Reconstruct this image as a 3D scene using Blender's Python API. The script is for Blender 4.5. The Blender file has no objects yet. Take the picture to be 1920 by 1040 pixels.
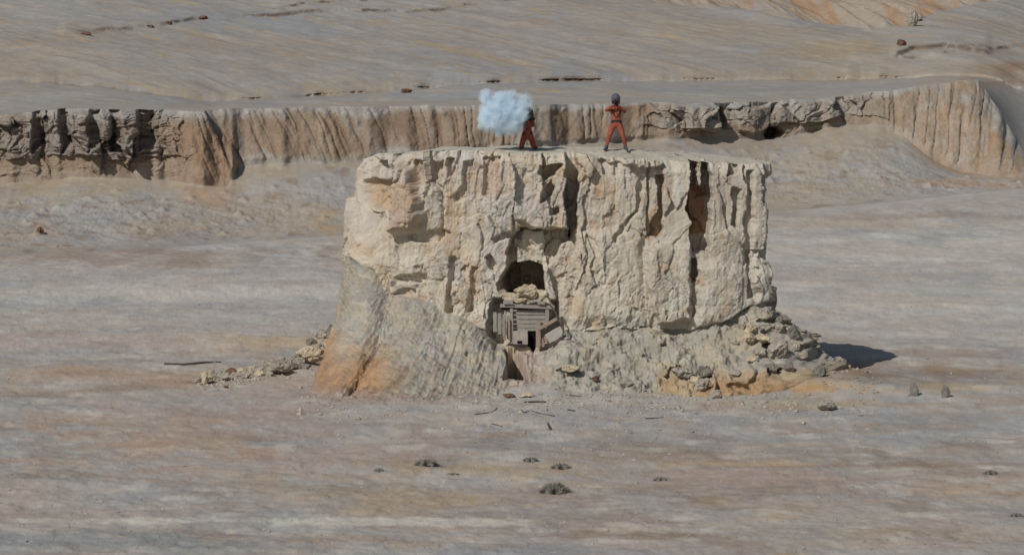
import bpy, bmesh, math, random
import numpy as np
from mathutils import Vector, Matrix, Euler

S = bpy.context.scene
C = S.collection
R = math.radians

# ------------------------------------------------------------------ camera / light
F = 5700.0                      # focal length in photo pixels (1920 wide)
CH, CD = 12.0, 100.0            # camera height, distance to the butte
PITCH = R(4.65)
cam_d = bpy.data.cameras.new('camera')
cam = bpy.data.objects.new('camera', cam_d); C.objects.link(cam)
cam.location = (0, -CD, CH); cam.rotation_euler = (R(90) - PITCH, 0, 0)
cam_d.sensor_width = 36; cam_d.lens = 36 * F / 1920
cam_d.clip_start = 1; cam_d.clip_end = 3000
S.camera = cam
SUN_EL = R(39.5); SX, SY = -0.60, -0.80      # towards the sun in plan
w = bpy.data.worlds.new('World'); S.world = w; w.use_nodes = True
nt = w.node_tree; sky = nt.nodes.new('ShaderNodeTexSky'); sky.sky_type = 'NISHITA'
sky.sun_disc = False; sky.sun_elevation = SUN_EL; sky.sun_rotation = math.atan2(SX, SY)
sky.dust_density = 1.5
nt.links.new(sky.outputs[0], nt.nodes['Background'].inputs[0])
nt.nodes['Background'].inputs[1].default_value = 0.053
sl = bpy.data.lights.new('sun', 'SUN'); sun = bpy.data.objects.new('sun', sl); C.objects.link(sun)
sl.energy = 3.2; sl.angle = R(0.5); sl.color = (1.0, 0.945, 0.885)
sd = Vector((SX * math.cos(SUN_EL), SY * math.cos(SUN_EL), math.sin(SUN_EL)))
sun.rotation_euler = sd.to_track_quat('Z', 'Y').to_euler(); sun.location = (-60, -80, 90)
S.view_settings.view_transform = 'Standard'; S.view_settings.look = 'None'
S.view_settings.exposure = -0.18; S.view_settings.gamma = 1
S.cycles.volume_step_rate = 0.5; S.cycles.volume_bounces = 20; S.cycles.max_bounces = 24

# ------------------------------------------------------------------ helpers
cP, sP = math.cos(PITCH), math.sin(PITCH)
def ray(px, py, d):
    """the point of the place seen at photo pixel px,py at distance d"""
    a = (px - 960) / F; b = (520 - py) / F
    k = d / (cP + b * sP)
    return a * k, d - CD, CH + (-sP + b * cP) * k
def proj(X, Y, Z):
    yy = Y + CD; zz = Z - CH
    f = yy * cP - zz * sP; u = yy * sP + zz * cP
    return 960 + F * X / f, 520 - F * u / f
def ground_d(py, z=0.0):
    b = (520 - py) / F
    return (z - CH) / ((-sP + b * cP) / (cP + b * sP))

def _h(ix, iy, iz, seed):
    h = (ix.astype(np.int64) * 374761393 + iy.astype(np.int64) * 668265263 + iz.astype(np.int64) * 2147483647 % 1274126177 * 7 + seed * 974711) & 0xffffffff
    h = ((h ^ (h >> 13)) * 1274126177) & 0xffffffff
    h = ((h ^ (h >> 16)) * 2246822519) & 0xffffffff
    return ((h ^ (h >> 15)) & 0xffffff) / float(0xffffff)
def vnoise(x, y, z=0.0, seed=0):
    x, y, z = np.broadcast_arrays(np.asarray(x, float), np.asarray(y, float), np.asarray(z, float))
    x0 = np.floor(x); y0 = np.floor(y); z0 = np.floor(z)
    fx, fy, fz = x - x0, y - y0, z - z0
    fx = fx*fx*fx*(fx*(fx*6-15)+10); fy = fy*fy*fy*(fy*(fy*6-15)+10); fz = fz*fz*fz*(fz*(fz*6-15)+10)
    r = 0
    planes = (0, 1) if np.any(fz) else (0,)
    for c in planes:
        wz = fz if c else 1 - fz
        for b in (0, 1):
            wy = fy if b else 1 - fy
            for a in (0, 1):
                wx = fx if a else 1 - fx
                r = r + _h(x0 + a, y0 + b, z0 + c, seed) * wx * wy * wz
    return r * 2 - 1
def fbm(x, y, z=0.0, o=4, seed=0, g=0.5):
    r = 0; a = 1; n = 0; s = 1
    for i in range(o):
        r = r + a * vnoise(np.asarray(x) * s + i * 17.3, np.asarray(y) * s - i * 9.1, np.asarray(z) * s, seed + i)
        n += a; a *= g; s *= 2.03
    return r / n * 1.5
def ridged(x, y, z=0.0, o=3, seed=0):
    r = 0; a = 1; n = 0; s = 1
    for i in range(o):
        r = r + a * (1 - np.abs(vnoise(np.asarray(x) * s + i * 7.3, np.asarray(y) * s, np.asarray(z) * s, seed + i)) * 2)
        n += a; a *= 0.5; s *= 2.1
    return r / n
def worley(x, y, seed=0):
    """F1, F2-F1, id noise, offset to the cell centre"""
    x0 = np.floor(x); y0 = np.floor(y); z0 = x0 * 0
    f1 = np.full(x.shape, 9.0); f2 = f1.copy(); cid = f1 * 0; dx = f1 * 0; dy = f1 * 0
    for a in (-1, 0, 1):
        for b in (-1, 0, 1):
            cx = x0 + a; cy = y0 + b
            qx = cx + _h(cx, cy, z0, seed); qy = cy + _h(cx, cy, z0 + 1, seed)
            d = np.maximum(np.abs(qx - x), np.abs(qy - y)) * 0.6 + np.hypot(qx - x, qy - y) * 0.4
            m = d < f1
            f2 = np.where(m, f1, np.minimum(f2, d))
            f1 = np.where(m, d, f1); cid = np.where(m, _h(cx, cy, z0 + 5, seed), cid)
            dx = np.where(m, x - qx, dx); dy = np.where(m, y - qy, dy)
    return f1, f2 - f1, cid, dx, dy
def blocks(x, y, seed, crack=0.22):
    """facetted block relief: every cell has its own height and tilt, with cracks between"""
    f1, e, c, dx, dy = worley(x, y, seed)
    t1 = (c * 37.7) % 1 - 0.5; t2 = (c * 91.3) % 1 - 0.5
    return (c - 0.5) + t1 * dx * 1.5 + t2 * dy * 1.1 - crack * np.exp(-(e / 0.06) ** 2)
def sm(a, b, x):
    t = np.clip((x - a) / (b - a), 0, 1); return t * t * (3 - 2 * t)
def poly_sd(x, y, P):
    """signed distance to polygon, inside positive"""
    d = np.full(x.shape, 1e18); ins = np.zeros(x.shape, bool)
    n = len(P)
    for i in range(n):
        ax, ay = P[i]; bx, by = P[(i + 1) % n]
        ex, ey = bx - ax, by - ay
        t = np.clip(((x - ax) * ex + (y - ay) * ey) / (ex * ex + ey * ey + 1e-9), 0, 1)
        d = np.minimum(d, (x - ax - ex * t) ** 2 + (y - ay - ey * t) ** 2)
        c = (ay > y) != (by > y)
        ins ^= c & (x < (bx - ax) * (y - ay) / (by - ay + 1e-12) + ax)
    d = np.sqrt(d)
    return np.where(ins, d, -d)
def mixc(a, b, t):
    t = np.clip(t, 0, 1)[..., None]; return a * (1 - t) + b * t
def col(*c): return np.array(c, float)

def tag(o, label=None, cat=None, group=None, kind=None):
    if label: o['label'] = label
    if cat: o['category'] = cat
    if group: o['group'] = group
    if kind: o['kind'] = kind
    return o
def link(name, me, mat, parent=None, smooth=False):
    if mat is not None and not me.materials: me.materials.append(mat)
    if smooth: me.shade_smooth()
    o = bpy.data.objects.new(name, me); C.objects.link(o)
    if parent: o.parent = parent
    return o
def empty(name, loc, rz=0):
    o = bpy.data.objects.new(name, None); C.objects.link(o)
    o.location = loc; o.rotation_euler = (0, 0, rz); o.empty_display_size = 0.3
    return o
def grid_mesh(name, P, colr=None, wrap=False, smooth=True):
    """P: rows x cols x 3"""
    r, c = P.shape[:2]
    me = bpy.data.meshes.new(name)
    idx = np.arange(r * c).reshape(r, c)
    if wrap: idx = np.concatenate([idx, idx[:, :1]], 1)
    q = np.stack([idx[:-1, :-1], idx[:-1, 1:], idx[1:, 1:], idx[1:, :-1]], -1).reshape(-1, 4)
    me.vertices.add(r * c); me.vertices.foreach_set('co', P.reshape(-1).astype(np.float32))
    me.loops.add(q.size); me.loops.foreach_set('vertex_index', q.reshape(-1).astype(np.int32))
    me.polygons.add(len(q)); me.polygons.foreach_set('loop_start', np.arange(0, q.size, 4, dtype=np.int32))
    me.update(calc_edges=True)
    if colr is not None:
        at = me.color_attributes.new('albedo', 'FLOAT_COLOR', 'POINT')
        cc = np.concatenate([colr.reshape(-1, 3), np.ones((r * c, 1))], 1)
        at.data.foreach_set('color', cc.reshape(-1).astype(np.float32))
    if smooth: me.shade_smooth()
    return me

# ------------------------------------------------------------------ materials
def new_mat(name, rough=0.9):
    m = bpy.data.materials.new(name); m.use_nodes = True
    b = m.node_tree.nodes['Principled BSDF']; b.inputs['Roughness'].default_value = rough
    b.inputs['Specular IOR Level'].default_value = 0.15
    return m, m.node_tree, b
def noise_node(nt, vec, scale, detail=4, rough=0.6):
    n = nt.nodes.new('ShaderNodeTexNoise'); n.inputs['Scale'].default_value = scale
    n.inputs['Detail'].default_value = detail; n.inputs['Roughness'].default_value = rough
    nt.links.new(vec, n.inputs['Vector']); return n
def mapping(nt, vec, scale):
    m = nt.nodes.new('ShaderNodeMapping'); m.inputs['Scale'].default_value = scale
    nt.links.new(vec, m.inputs['Vector']); return m.outputs[0]
def earth_mat(name, scales, stretch=(1, 1, 1), amount=0.35, bump=0.5, bdist=0.05, hue=0.25):
    """soil or rock: the albedo attribute varied by several noises, with bump"""
    m, nt, b = new_mat(name, 0.95)
    at = nt.nodes.new('ShaderNodeAttribute'); at.attribute_name = 'albedo'
    tc = nt.nodes.new('ShaderNodeTexCoord')
    v = mapping(nt, tc.outputs['Object'], stretch)
    cur = at.outputs['Color']
    for i, s in enumerate(scales):
        n = noise_node(nt, v, s, 5, 0.65)
        r = nt.nodes.new('ShaderNodeMapRange'); r.inputs['From Min'].default_value = 0.3; r.inputs['From Max'].default_value = 0.7
        r.inputs['To Min'].default_value = 1 - amount; r.inputs['To Max'].default_value = 1 + amount
        nt.links.new(n.outputs['Fac'], r.inputs['Value'])
        # slight hue change: warm where darker
        mx = nt.nodes.new('ShaderNodeMix'); mx.data_type = 'RGBA'; mx.blend_type = 'MULTIPLY'; mx.inputs[0].default_value = 1
        cb = nt.nodes.new('ShaderNodeCombineColor')
        for k, e in enumerate((1 - hue, 1.0, 1 + hue)):
            p = nt.nodes.new('ShaderNodeMath'); p.operation = 'POWER'; p.inputs[1].default_value = e
            nt.links.new(r.outputs[0], p.inputs[0]); nt.links.new(p.outputs[0], cb.inputs[k])
        nt.links.new(cur, mx.inputs[6]); nt.links.new(cb.outputs[0], mx.inputs[7])
        cur = mx.outputs[2]
    nt.links.new(cur, b.inputs['Base Color'])
    n = noise_node(nt, v, scales[-1] * 1.3, 8, 0.7)
    bp = nt.nodes.new('ShaderNodeBump'); bp.inputs['Strength'].default_value = bump; bp.inputs['Distance'].default_value = bdist
    nt.links.new(n.outputs['Fac'], bp.inputs['Height']); nt.links.new(bp.outputs[0], b.inputs['Normal'])
    return m
def flat_mat(name, c1, c2, scale=6, rough=0.8, stretch=(1, 1, 1), bump=0.2, bdist=0.01):
    m, nt, b = new_mat(name, rough)
    tc = nt.nodes.new('ShaderNodeTexCoord'); v = mapping(nt, tc.outputs['Object'], stretch)
    n = noise_node(nt, v, scale, 6, 0.65)
    cr = nt.nodes.new('ShaderNodeValToRGB'); cr.color_ramp.elements[0].position = 0.35; cr.color_ramp.elements[1].position = 0.65
    cr.color_ramp.elements[0].color = (*c1, 1); cr.color_ramp.elements[1].color = (*c2, 1)
    nt.links.new(n.outputs['Fac'], cr.inputs[0]); nt.links.new(cr.outputs[0], b.inputs['Base Color'])
    bp = nt.nodes.new('ShaderNodeBump'); bp.inputs['Strength'].default_value = bump; bp.inputs['Distance'].default_value = bdist
    nt.links.new(n.outputs['Fac'], bp.inputs['Height']); nt.links.new(bp.outputs[0], b.inputs['Normal'])
    return m

GREY = col(.352, .335, .304); TAN = col(.365, .305, .225); PINK = col(.365, .285, .240)
ORNG = col(.40, .235, .115); OCHR = col(.42, .31, .17); BROWN = col(.205, .145, .100); PALE = col(.50, .475, .41)
BLUE = col(.285, .290, .295); CREAM = col(.520, .475, .392); DARK = col(.12, .10, .085)

M_ground = earth_mat('pale clay ground', (0.25, 2.2, 14.0), (1.0, 0.75, 1.0), 0.09, 0.45, 0.04, 0.35)
M_plateau = earth_mat('plateau clay', (0.12, 0.9, 4.0), (1, 0.8, 1), 0.10, 0.5, 0.06, 0.3)
M_cliff = earth_mat('cliff clay', (0.4, 2.0, 7.0), (1, 1, 0.5), 0.16, 0.8, 0.08, 0.25)
M_rock = earth_mat('cream claystone', (0.6, 2.5, 11.0), (1, 1, 0.5), 0.10, 0.4, 0.035, 0.3)

# ------------------------------------------------------------------ terrain
I = np.interp
px_in = np.linspace(-140, 2060, 1250)
left_out = np.concatenate([np.linspace(-5200, -1000, 50), np.linspace(-980, -144, 200)]); right_out = np.concatenate([np.linspace(2064, 2800, 180), np.linspace(2820, 7100, 50)])
PX = np.concatenate([left_out, px_in, right_out])
TX = (PX - 960) / F
def smo(a, n):
    k_ = np.hanning(2 * n + 1); k_ /= k_.sum()
    return np.convolve(np.pad(a, n, mode='edge'), k_, mode='valid')
jag = lambda f, a, s: a * fbm(PX / f, PX * 0, 0, 3, s)
y_top = I(PX, [-5200, -300, 0, 60, 100, 130, 270, 400, 430, 640, 830, 1000, 1200, 1450, 1560, 1650, 1750, 1832, 1856, 1920, 2050, 7000],
          [245, 228, 214, 210, 205, 203, 204, 207, 203, 201, 198, 197, 194, 190, 183, 171, 160, 148, 185, 282, 330, 300]); y_top_s = y_top; y_top = y_top + jag(40, 2.0, 3)
d_top = I(PX, [-5200, 0, 200, 365, 418, 444, 640, 1000, 1200, 1450, 1650, 1835, 1920, 2100, 7000],
          [183, 183, 183, 183.5, 184, 185, 186, 188, 192, 197, 199, 201, 198, 195, 195]); d_top_s = d_top; d_top = d_top + jag(60, 0.6, 5)
y_bas = I(PX, [-5200, -20, 60, 130, 300, 425, 447, 560, 680, 860, 1000, 1230, 1300, 1450, 1500, 1560, 1640, 1700, 1750, 1800, 1900, 2050, 7000],
          [345, 345, 342, 332, 337, 352, 312, 309, 304, 286, 276, 262, 256, 262, 252, 237, 232, 262, 300, 322, 332, 345, 345]); y_bas_s = y_bas; y_bas = y_bas + jag(30, 2.0, 8)
batter = I(PX, [-5200, 0, 300, 420, 446, 600, 1200, 1600, 1660, 1740, 1900, 2050, 7000], [1.2, 1.0, 1.4, 1.8, 2.0, 2.5, 1.0, 1.0, 2.0, 5.0, 7.0, 5, 3])
d_bas = d_top - batter
y_tal = I(PX, [-5200, 0, 300, 640, 1440, 1700, 1920, 2300, 7000], [480, 480, 466, 441, 398, 376, 352, 352, 352])
d_tal = I(PX, [-5200, 0, 300, 640, 1440, 1700, 1920, 2300, 7000], [161.5, 161.5, 166, 171, 180, 182, 184, 184, 184])
spur = sm(300, 380, PX) * (1 - sm(434, 446, PX)); d_bas = d_bas - 1.5 * spur; rend = sm(1640, 1700, PX)
x_, y0_, z_tal = ray(PX, y_tal, d_tal); z_bas = ray(PX, y_bas, d_bas)[2]; z_top = ray(PX, y_top, d_top)[2]
z_tal = np.clip(z_tal, -0.3, 3.2); z_top_s = ray(PX, y_top_s, d_top_s)[2]; z_bas_s = ray(PX, y_bas_s, d_top_s - batter)[2]
d_bas_s = smo(d_top_s - batter - 1.5 * spur, 25); z_bas_s = smo(z_bas_s, 45); z_tal = smo(z_tal, 30); z_top_e, d_top_e = z_top_s, d_top_s
z_top_s = smo(z_top_s, 30); d_top_s = smo(d_top_s, 30)

def patches(px, py, L):
    """coloured patches of soil; L: (x, y, half width, half height, colour, strength)"""
    n = fbm(px / 70, py / 16, 0, 4, 91)
    n2 = fbm(px / 24, py / 5, 0, 3, 92)
    out = []
    for (x, y, a, b, c, s) in L:
        q = 1 - np.hypot((px - x) / a, (py - y) / b) + n * 0.55 + n2 * 0.25
        out.append((c, np.clip(q * 1.4, 0, 1) * s))
    return out

def ground_albedo(px, py, X, Y):
    c = np.broadcast_to(GREY, px.shape + (3,)).copy()
    n1 = fbm(X / 9, Y / 7, 0, 5, 20); n2 = fbm(X / 3.2 + 9, Y / 3.6, 0, 5, 21); n3 = fbm(X / 1.1, Y / 1.6, 0, 5, 22)
    near = sm(560, 700, py)                          # the near floor is more colourful
    c = mixc(c, TAN, sm(0, .8, n1) * (0.24 + .20 * near))
    c = mixc(c, PINK, sm(.1, .7, n2) * (0.14 + .26 * near))
    c = mixc(c, BLUE, sm(.1, .6, -n2) * 0.55)
    c = mixc(c, PALE, sm(.25, .7, n3) * (.25 + .25 * near))
    c = mixc(c, BROWN, sm(.3, .8, fbm(X / 2.6, Y / 2.0, 0, 5, 27)) * (.10 + .25 * near))
    st1 = fbm(X / 4 + 5, Y / 2.6, 0, 5, 28); st2 = fbm(X / 2.2, Y / 1.3, 0, 4, 29); near = near * (.35 + .65 * sm(500, 1300, px + (py - 700)))
    c = mixc(c, col(.235, .18, .135), sm(.22, .75, st1) * (.08 + .34 * near)); c = mixc(c, PALE, sm(.25, .8, -st1) * (.15 + .15 * near))
    c = mixc(c, col(.40, .30, .19), sm(.35, .8, st2) * (.4 * near)); c = mixc(c, BROWN * 1.3, sm(.4, .9, -st2) * (.3 * near))
    L = [(300, 480, 560, 26, BROWN, .55), (120, 640, 420, 14, PINK, .5), (520, 640, 160, 26, OCHR, .5), (180, 705, 260, 30, ORNG, .35),
         (330, 830, 330, 60, ORNG, .40), (560, 870, 260, 50, PINK, .55), (260, 790, 160, 18, OCHR, .45), (1000, 770, 200, 24, PALE, .35),
         (640, 720, 230, 60, PINK, .55), (950, 880, 240, 26, OCHR, .5), (760, 940, 240, 30, OCHR, .4), (300, 975, 420, 8, PALE, .9), (760, 978, 330, 9, PALE, .95),
         (200, 1015, 460, 24, col(.27, .28, .27), .95), (1050, 1030, 360, 14, BLUE, .6), (860, 760, 300, 14, PALE, .35), (600, 800, 200, 30, BLUE, .4), (1150, 775, 300, 16, BLUE, .5), (1750, 790, 300, 22, BLUE, .5), (1700, 700, 260, 20, BROWN, .6), (1700, 690, 300, 14, ORNG, .3), (1520, 728, 90, 18, col(.42, .28, .14), 1), (1290, 725, 70, 16, OCHR, .8), (1560, 760, 210, 12, OCHR, .55), (1800, 728, 160, 10, OCHR, .5),
         (1400, 860, 420, 9, BROWN, .35), (1650, 872, 300, 7, BROWN, .45), (1420, 868, 200, 9, OCHR, .5), (1760, 915, 240, 22, ORNG, .35), (1330, 890, 260, 12, PINK, .6),
         (1600, 1000, 520, 26, TAN, .45), (1150, 1003, 260, 8, BROWN, .5), (1250, 850, 140, 16, BROWN, .35), (1100, 940, 300, 16, BROWN, .3),
         (1450, 420, 600, 12, TAN, .5), (1700, 405, 300, 8, BROWN, .35), (1650, 520, 260, 14, TAN, .4), (300, 560, 600, 30, BLUE, .3), (1700, 600, 420, 40, PALE, .16), (250, 548, 620, 22, PALE, .55), (1700, 560, 500, 60, PALE, .3), (1700, 470, 400, 30, PALE, .25), (350, 780, 420, 50, PINK, .45), (600, 900, 300, 30, TAN, .5), (1500, 900, 420, 30, PINK, .4)]
    for cc, m in patches(px, py, L): c = mixc(c, cc, m)
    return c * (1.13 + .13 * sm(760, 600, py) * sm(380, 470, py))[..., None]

# near floor: rows by distance from in front of the camera to the foot of the talus
NR = 560
py_rows = np.concatenate([np.linspace(2600, 1120, 40), np.linspace(1110, 500, NR - 160)])
rows = []
for py in py_rows: rows.append(np.full(PX.shape, ground_d(py)))
dlast = ground_d(py_rows[-1])
for k in np.linspace(0, 1, 121)[1:]: rows.append(dlast + (d_tal - dlast) * k)
Dg = np.array(rows); Xg = Dg * TX[None, :]; Yg = Dg - CD
kz = sm(140, 1, Dg * 0 + 0)  # placeholder shape
kz = np.clip((Dg - dlast) / (d_tal[None] - dlast), 0, 1)
Zg = kz ** 1.5 * z_tal[None]
Zg = Zg + 0.13 * fbm(Xg / 9, Yg / 6, 0, 4, 1) * sm(0, 1, np.abs(1 - kz) * 6)
stepn = fbm(Xg / 6 + 3, Yg / 3.0, 0, 4, 77)
Zg = Zg + (0.10 * np.round(stepn * 3) / 3 * 0.5 + 0.07 * fbm(Xg / 1.6, Yg / 1.6, 0, 6, 2, .55) + 0.022 * fbm(Xg / .35, Yg / .35, 0, 3, 6)) * sm(0, .15, 1 - kz)
# low bank of soil and rubble running out from the left foot
BANK = [ray(x_b, y_b, ground_d(y_b))[:2] for x_b, y_b in ((372, 716), (430, 708), (500, 700), (550, 688), (590, 668), (625, 640))]
bd = np.full(Xg.shape, 1e9)
for (ax, ay), (bx2, by2) in zip(BANK[:-1], BANK[1:]):
    ex, ey = bx2 - ax, by2 - ay; t_ = np.clip(((Xg - ax) * ex + (Yg - ay) * ey) / (ex * ex + ey * ey), 0, 1)
    bd = np.minimum(bd, np.hypot(Xg - ax - ex * t_, (Yg - ay - ey * t_) * .8))
bankw = np.exp(-(bd / .55) ** 2)
Zg = Zg + bankw * (.20 + .16 * fbm(Xg / .35, Yg / .5, 0, 4, 15)) * sm(-10.5, -7.5, Xg)
# mud fan in front of the left end of the butte
bx, by_, _ = ray(750, 752, ground_d(752))
toe = np.exp(-(((Xg - bx) / 2.3) ** 2 + ((Yg - by_ - .5) / 1.7) ** 2) ** 1.3)
Zg = Zg + toe * (.16 + .16 * fbm(Xg / .4, Yg / .5, 0, 4, 17))
# low mound at the right foot
mx_, my_, _ = ray(1560, 722, ground_d(722))
Zg = Zg + 0.5 * np.exp(-(((Xg - mx_) / 2.2) ** 2 + ((Yg - my_ ) / 2.6) ** 2) ** 1.2)
mx_, my_, _ = ray(990, 735, ground_d(735))
Zg = Zg + 0.22 * np.exp(-(((Xg - mx_) / 1.3) ** 2 + ((Yg - my_) / 1.6) ** 2) ** 1.5)
pxg, pyg = proj(Xg, Yg, Zg)
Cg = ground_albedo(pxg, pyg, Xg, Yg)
Cg = mixc(Cg, col(.33, .245, .185), toe * .8)
Cg = mixc(Cg, col(.25, .215, .175), bankw * sm(-.5, .4, fbm(Xg / .5, Yg / .5, 0, 4, 16)) * .8)
Pg = np.stack([Xg, Yg, Zg], -1)
def gz(x, y):
    """height of the floor at a point (nearest vertex)"""
    i = int(np.argmin(np.abs(Yg[:, PX.size // 2] - y))); dd = Yg[i] ; j = int(np.argmin(np.abs(Xg[i] - x)))
    i = int(np.argmin(np.abs(Yg[:, j] - y)))
    return float(Zg[i, j])
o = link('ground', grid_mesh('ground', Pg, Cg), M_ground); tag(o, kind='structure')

# talus slope
k = np.linspace(0, 1, 130)[:, None]
Dt = d_tal + (d_bas_s - d_tal) * k + (d_bas - d_bas_s) * np.exp(-(1 - k) * 25); Xt = Dt * TX; Yt = Dt - CD
prof = k ** 1.35
Zt = z_tal * (1 - k) + z_bas_s[None] * prof + (z_bas - z_bas_s) * np.exp(-(1 - k) * 25)
edge = np.sin(np.pi * k)
Zt = Zt + edge * (0.20 * fbm(Xt / 5, Yt / 5, 0, 5, 31) + 0.08 * fbm(Xt / .7, Yt / .7, 0, 4, 32) + .05 * np.abs(fbm(Xt / .3, Yt / .3, 0, 3, 38)))
f1, e, c_, _, _ = worley(Xt / 1.3, Yt / 1.3, 4); Zt = Zt + edge * np.where((c_ > .80) & (np.abs(PX - 1155) > 40)[None], .26 * np.exp(-(f1 / .16) ** 2), 0)
pxt, pyt = proj(Xt, Yt, Zt)
Ct = np.broadcast_to(GREY, Xt.shape + (3,)).copy()
Ct = mixc(Ct, TAN, sm(-.2, .6, fbm(Xt / 4, Yt / 4, 0, 5, 33)) * .6); Ct = mixc(Ct, BLUE, sm(0, .6, fbm(Xt / 2, Yt / 2, 0, 5, 34)) * .5)
Ct = mixc(Ct, BROWN, sm(.35, .8, fbm(Xt / 1.0, Yt / 1.0, 0, 4, 35)) * .5)
for cc, m in patches(pxt, pyt, [(180, 350, 260, 26, OCHR, .3), (380, 370, 70, 22, ORNG, .45), (620, 425, 50, 30, OCHR, .7), (1620, 270, 110, 40, TAN, .5), (1800, 345, 150, 14, ORNG, .45),
                                (80, 430, 40, 14, ORNG, .5), (1550, 350, 200, 18, TAN, .5)]): Ct = mixc(Ct, cc, m)
topk = sm(.80, 1.0, k + .12 * fbm(Xt / 1.2, Yt / 1.2, 0, 4, 37)); Ct = mixc(Ct, TAN * .95, topk * .6 * (1 - sm(1680, 1760, PX)[None])); Ct = mixc(Ct, col(.38, .29, .20), topk * sm(1680, 1760, PX)[None] * .85)
Pt = np.stack([Xt, Yt, Zt], -1); Pt[0] = Pg[-1]; Ct[0] = Cg[-1]
tag(link('talus_slope', grid_mesh('talus_slope', Pt, Ct), M_ground), kind='structure')

# cliff
k = np.linspace(0, 1, 170)[:, None]
Zc = Zt[-1][None] + (z_top - Zt[-1])[None] * k
Dc = d_bas + (d_top - d_bas) * k
s = np.cumsum(np.concatenate([[0], np.hypot(np.diff(d_top * TX), np.diff(d_top))]))[None] + 0 * k
Xc0 = d_top * TX + 0 * k
wb_l = (1 - sm(300, 385, PX)); wb_r = sm(1190, 1250, PX) * (1 - sm(1600, 1700, PX)); wb = (wb_l * 1.15 + wb_r * .8)[None] + 0 * k
wr = (1 - np.clip(wb, 0, 1))
lean = I(PX, [0, 400, 640, 900, 1100, 1700, 1900], [0, .45, .35, .08, 0, 0, -.15])[None]
sr = Xc0 + Zc * lean + .12 * fbm(Xc0 / 2, Zc / 2, 0, 3, 46)
rg = lambda a, w: np.exp(-(1 - ridged(a, Zc / 14, 0, 1, w)) * 3.5)
rill = -.30 * (1 - .8 * rend[None]) * rg(sr / 1.9, 41) * sm(-.4, .4, fbm(sr / 5, Zc / 9, 0, 2, 45)) - .20 * rg(sr / .8, 42) - .22 * rg(sr / .40, 44) + .07 * fbm(Xc0 / .7, Zc / .9, 0, 4, 66) + .06 * fbm(Xc0 / .25, Zc / .4, 0, 3, 43)
wx = Xc0 + .5 * fbm(Xc0 / 1.5, Zc / 1.5, 0, 3, 47); wz = Zc + .3 * fbm(Xc0 / 1.2, Zc / 1.2, 0, 3, 48)
f1_, e_, c1_, _, _ = worley(wx / 1.1, wz / 4.5, 57)
blk = (1.5 * (c1_ - .5) + .5 * (1 - f1_ * f1_ * 2) + .16 * fbm(wx / 1.5, wz / .22, 0, 3, 58)) * wb_l[None] + (1 - wb_l[None]) * 1.1 * blocks(wx / 1.8, wz / 1.9, 51, .15)
blk = blk + .30 * blocks(wx / .75, wz / .8, 52) + .10 * blocks(wx / .3, wz / .3, 53) + .05 * fbm(Xc0 / .2, Zc / .2, 0, 3, 54)
env = sm(0, .16, k) * (.35 + .65 * (1 - sm(.90, 1.0, k)))
lay = np.where(k > .3 + .12 * fbm(Xc0 / 2, Zc * 0, 0, 3, 55), 1.0, .35)          # blocky beds over a smoother brown foot
rill = rill * (1 - .85 * np.exp(-((PX - 1155) / 26) ** 2))[None]
disp = ((rill + .34) * wr + (blk * lay + .5 * (lay - .3)) * wb) * env
pxc, pyc = proj(Xc0, Dc - CD, Zc)
cw = 5 * fbm(Xc0 / .9, Zc / .9, 0, 3, 60); cx_, cy_ = pxc + cw, pyc + cw
disp -= 2.6 * sm(-2, 5, poly_sd(cx_, cy_, [(1436, 262), (1440, 242), (1462, 238), (1474, 250), (1470, 264)])) * sm(0, .02, k)
disp -= .9 * sm(-2, 5, poly_sd(cx_, cy_, [(1342, 200), (1352, 196), (1366, 225), (1362, 246), (1346, 236)]))
disp += .8 * sm(-3, 5, poly_sd(cx_, cy_, [(1280, 196), (1345, 196), (1355, 235), (1340, 248), (1285, 246)]))
disp += .6 * sm(-3, 5, poly_sd(cx_, cy_, [(1375, 200), (1450, 196), (1448, 236), (1430, 250), (1380, 244)]))
disp += 1.5 * sm(-1.5, 1.5, poly_sd(cx_, cy_, [(250, 240), (372, 190), (384, 205), (414, 290), (440, 346), (444, 370), (250, 370)])) * k * sm(260, 380, PX)[None]
for (a, b_) in ((60, 75), (112, 128), (165, 185), (205, 222), (262, 285)): disp -= .9 * sm(-4, 4, poly_sd(cx_, cy_, [(a, 205), (b_, 205), (b_ + 4, 265), (a - 2, 285)]))
Yc = Dc - CD - disp; Xc = Xc0 * (Dc / d_top) + disp * .15
Zc2 = Zc + 0 * disp
Pc = np.stack([Xc, Yc, Zc2], -1)
Pc[0] = Pt[-1]
Cc = np.broadcast_to(TAN * .9, Xc.shape + (3,)).copy()
nn = fbm(Xc0 / 3, Zc / 1.2, 0, 5, 61)
Cc = mixc(Cc, BROWN * 1.35, sm(-.2, .6, fbm(sr / .8, Zc / 5, 0, 4, 62)) * .6 * wr)
Cc = mixc(Cc, col(.28, .21, .15), (sm(-.2, .6, nn) * .6) * wr); Cc = mixc(Cc, GREY * .9, sm(-.3, .6, fbm(sr / 1.1, Zc / 2.5, 0, 4, 69)) * .45 * wr)
Cc = mixc(Cc, mixc(np.broadcast_to(col(.235, .205, .18), Xc.shape + (3,)), GREY * .95, wb_r[None] + .25 * nn + 0 * k), np.clip(wb, 0, 1) * np.where(lay > .9, 1.0, .15) * (.85 + .3 * nn))
Cc = mixc(Cc, BROWN, rg(sr / .8, 42) * wr * .7); Cc = mixc(Cc, BROWN * .8, rg(sr / 1.9, 41) * wr * .5 * (1 - rend[None])); Cc = mixc(Cc, BROWN * 1.2, rg(sr / .42, 44) * wr * .5)
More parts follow.
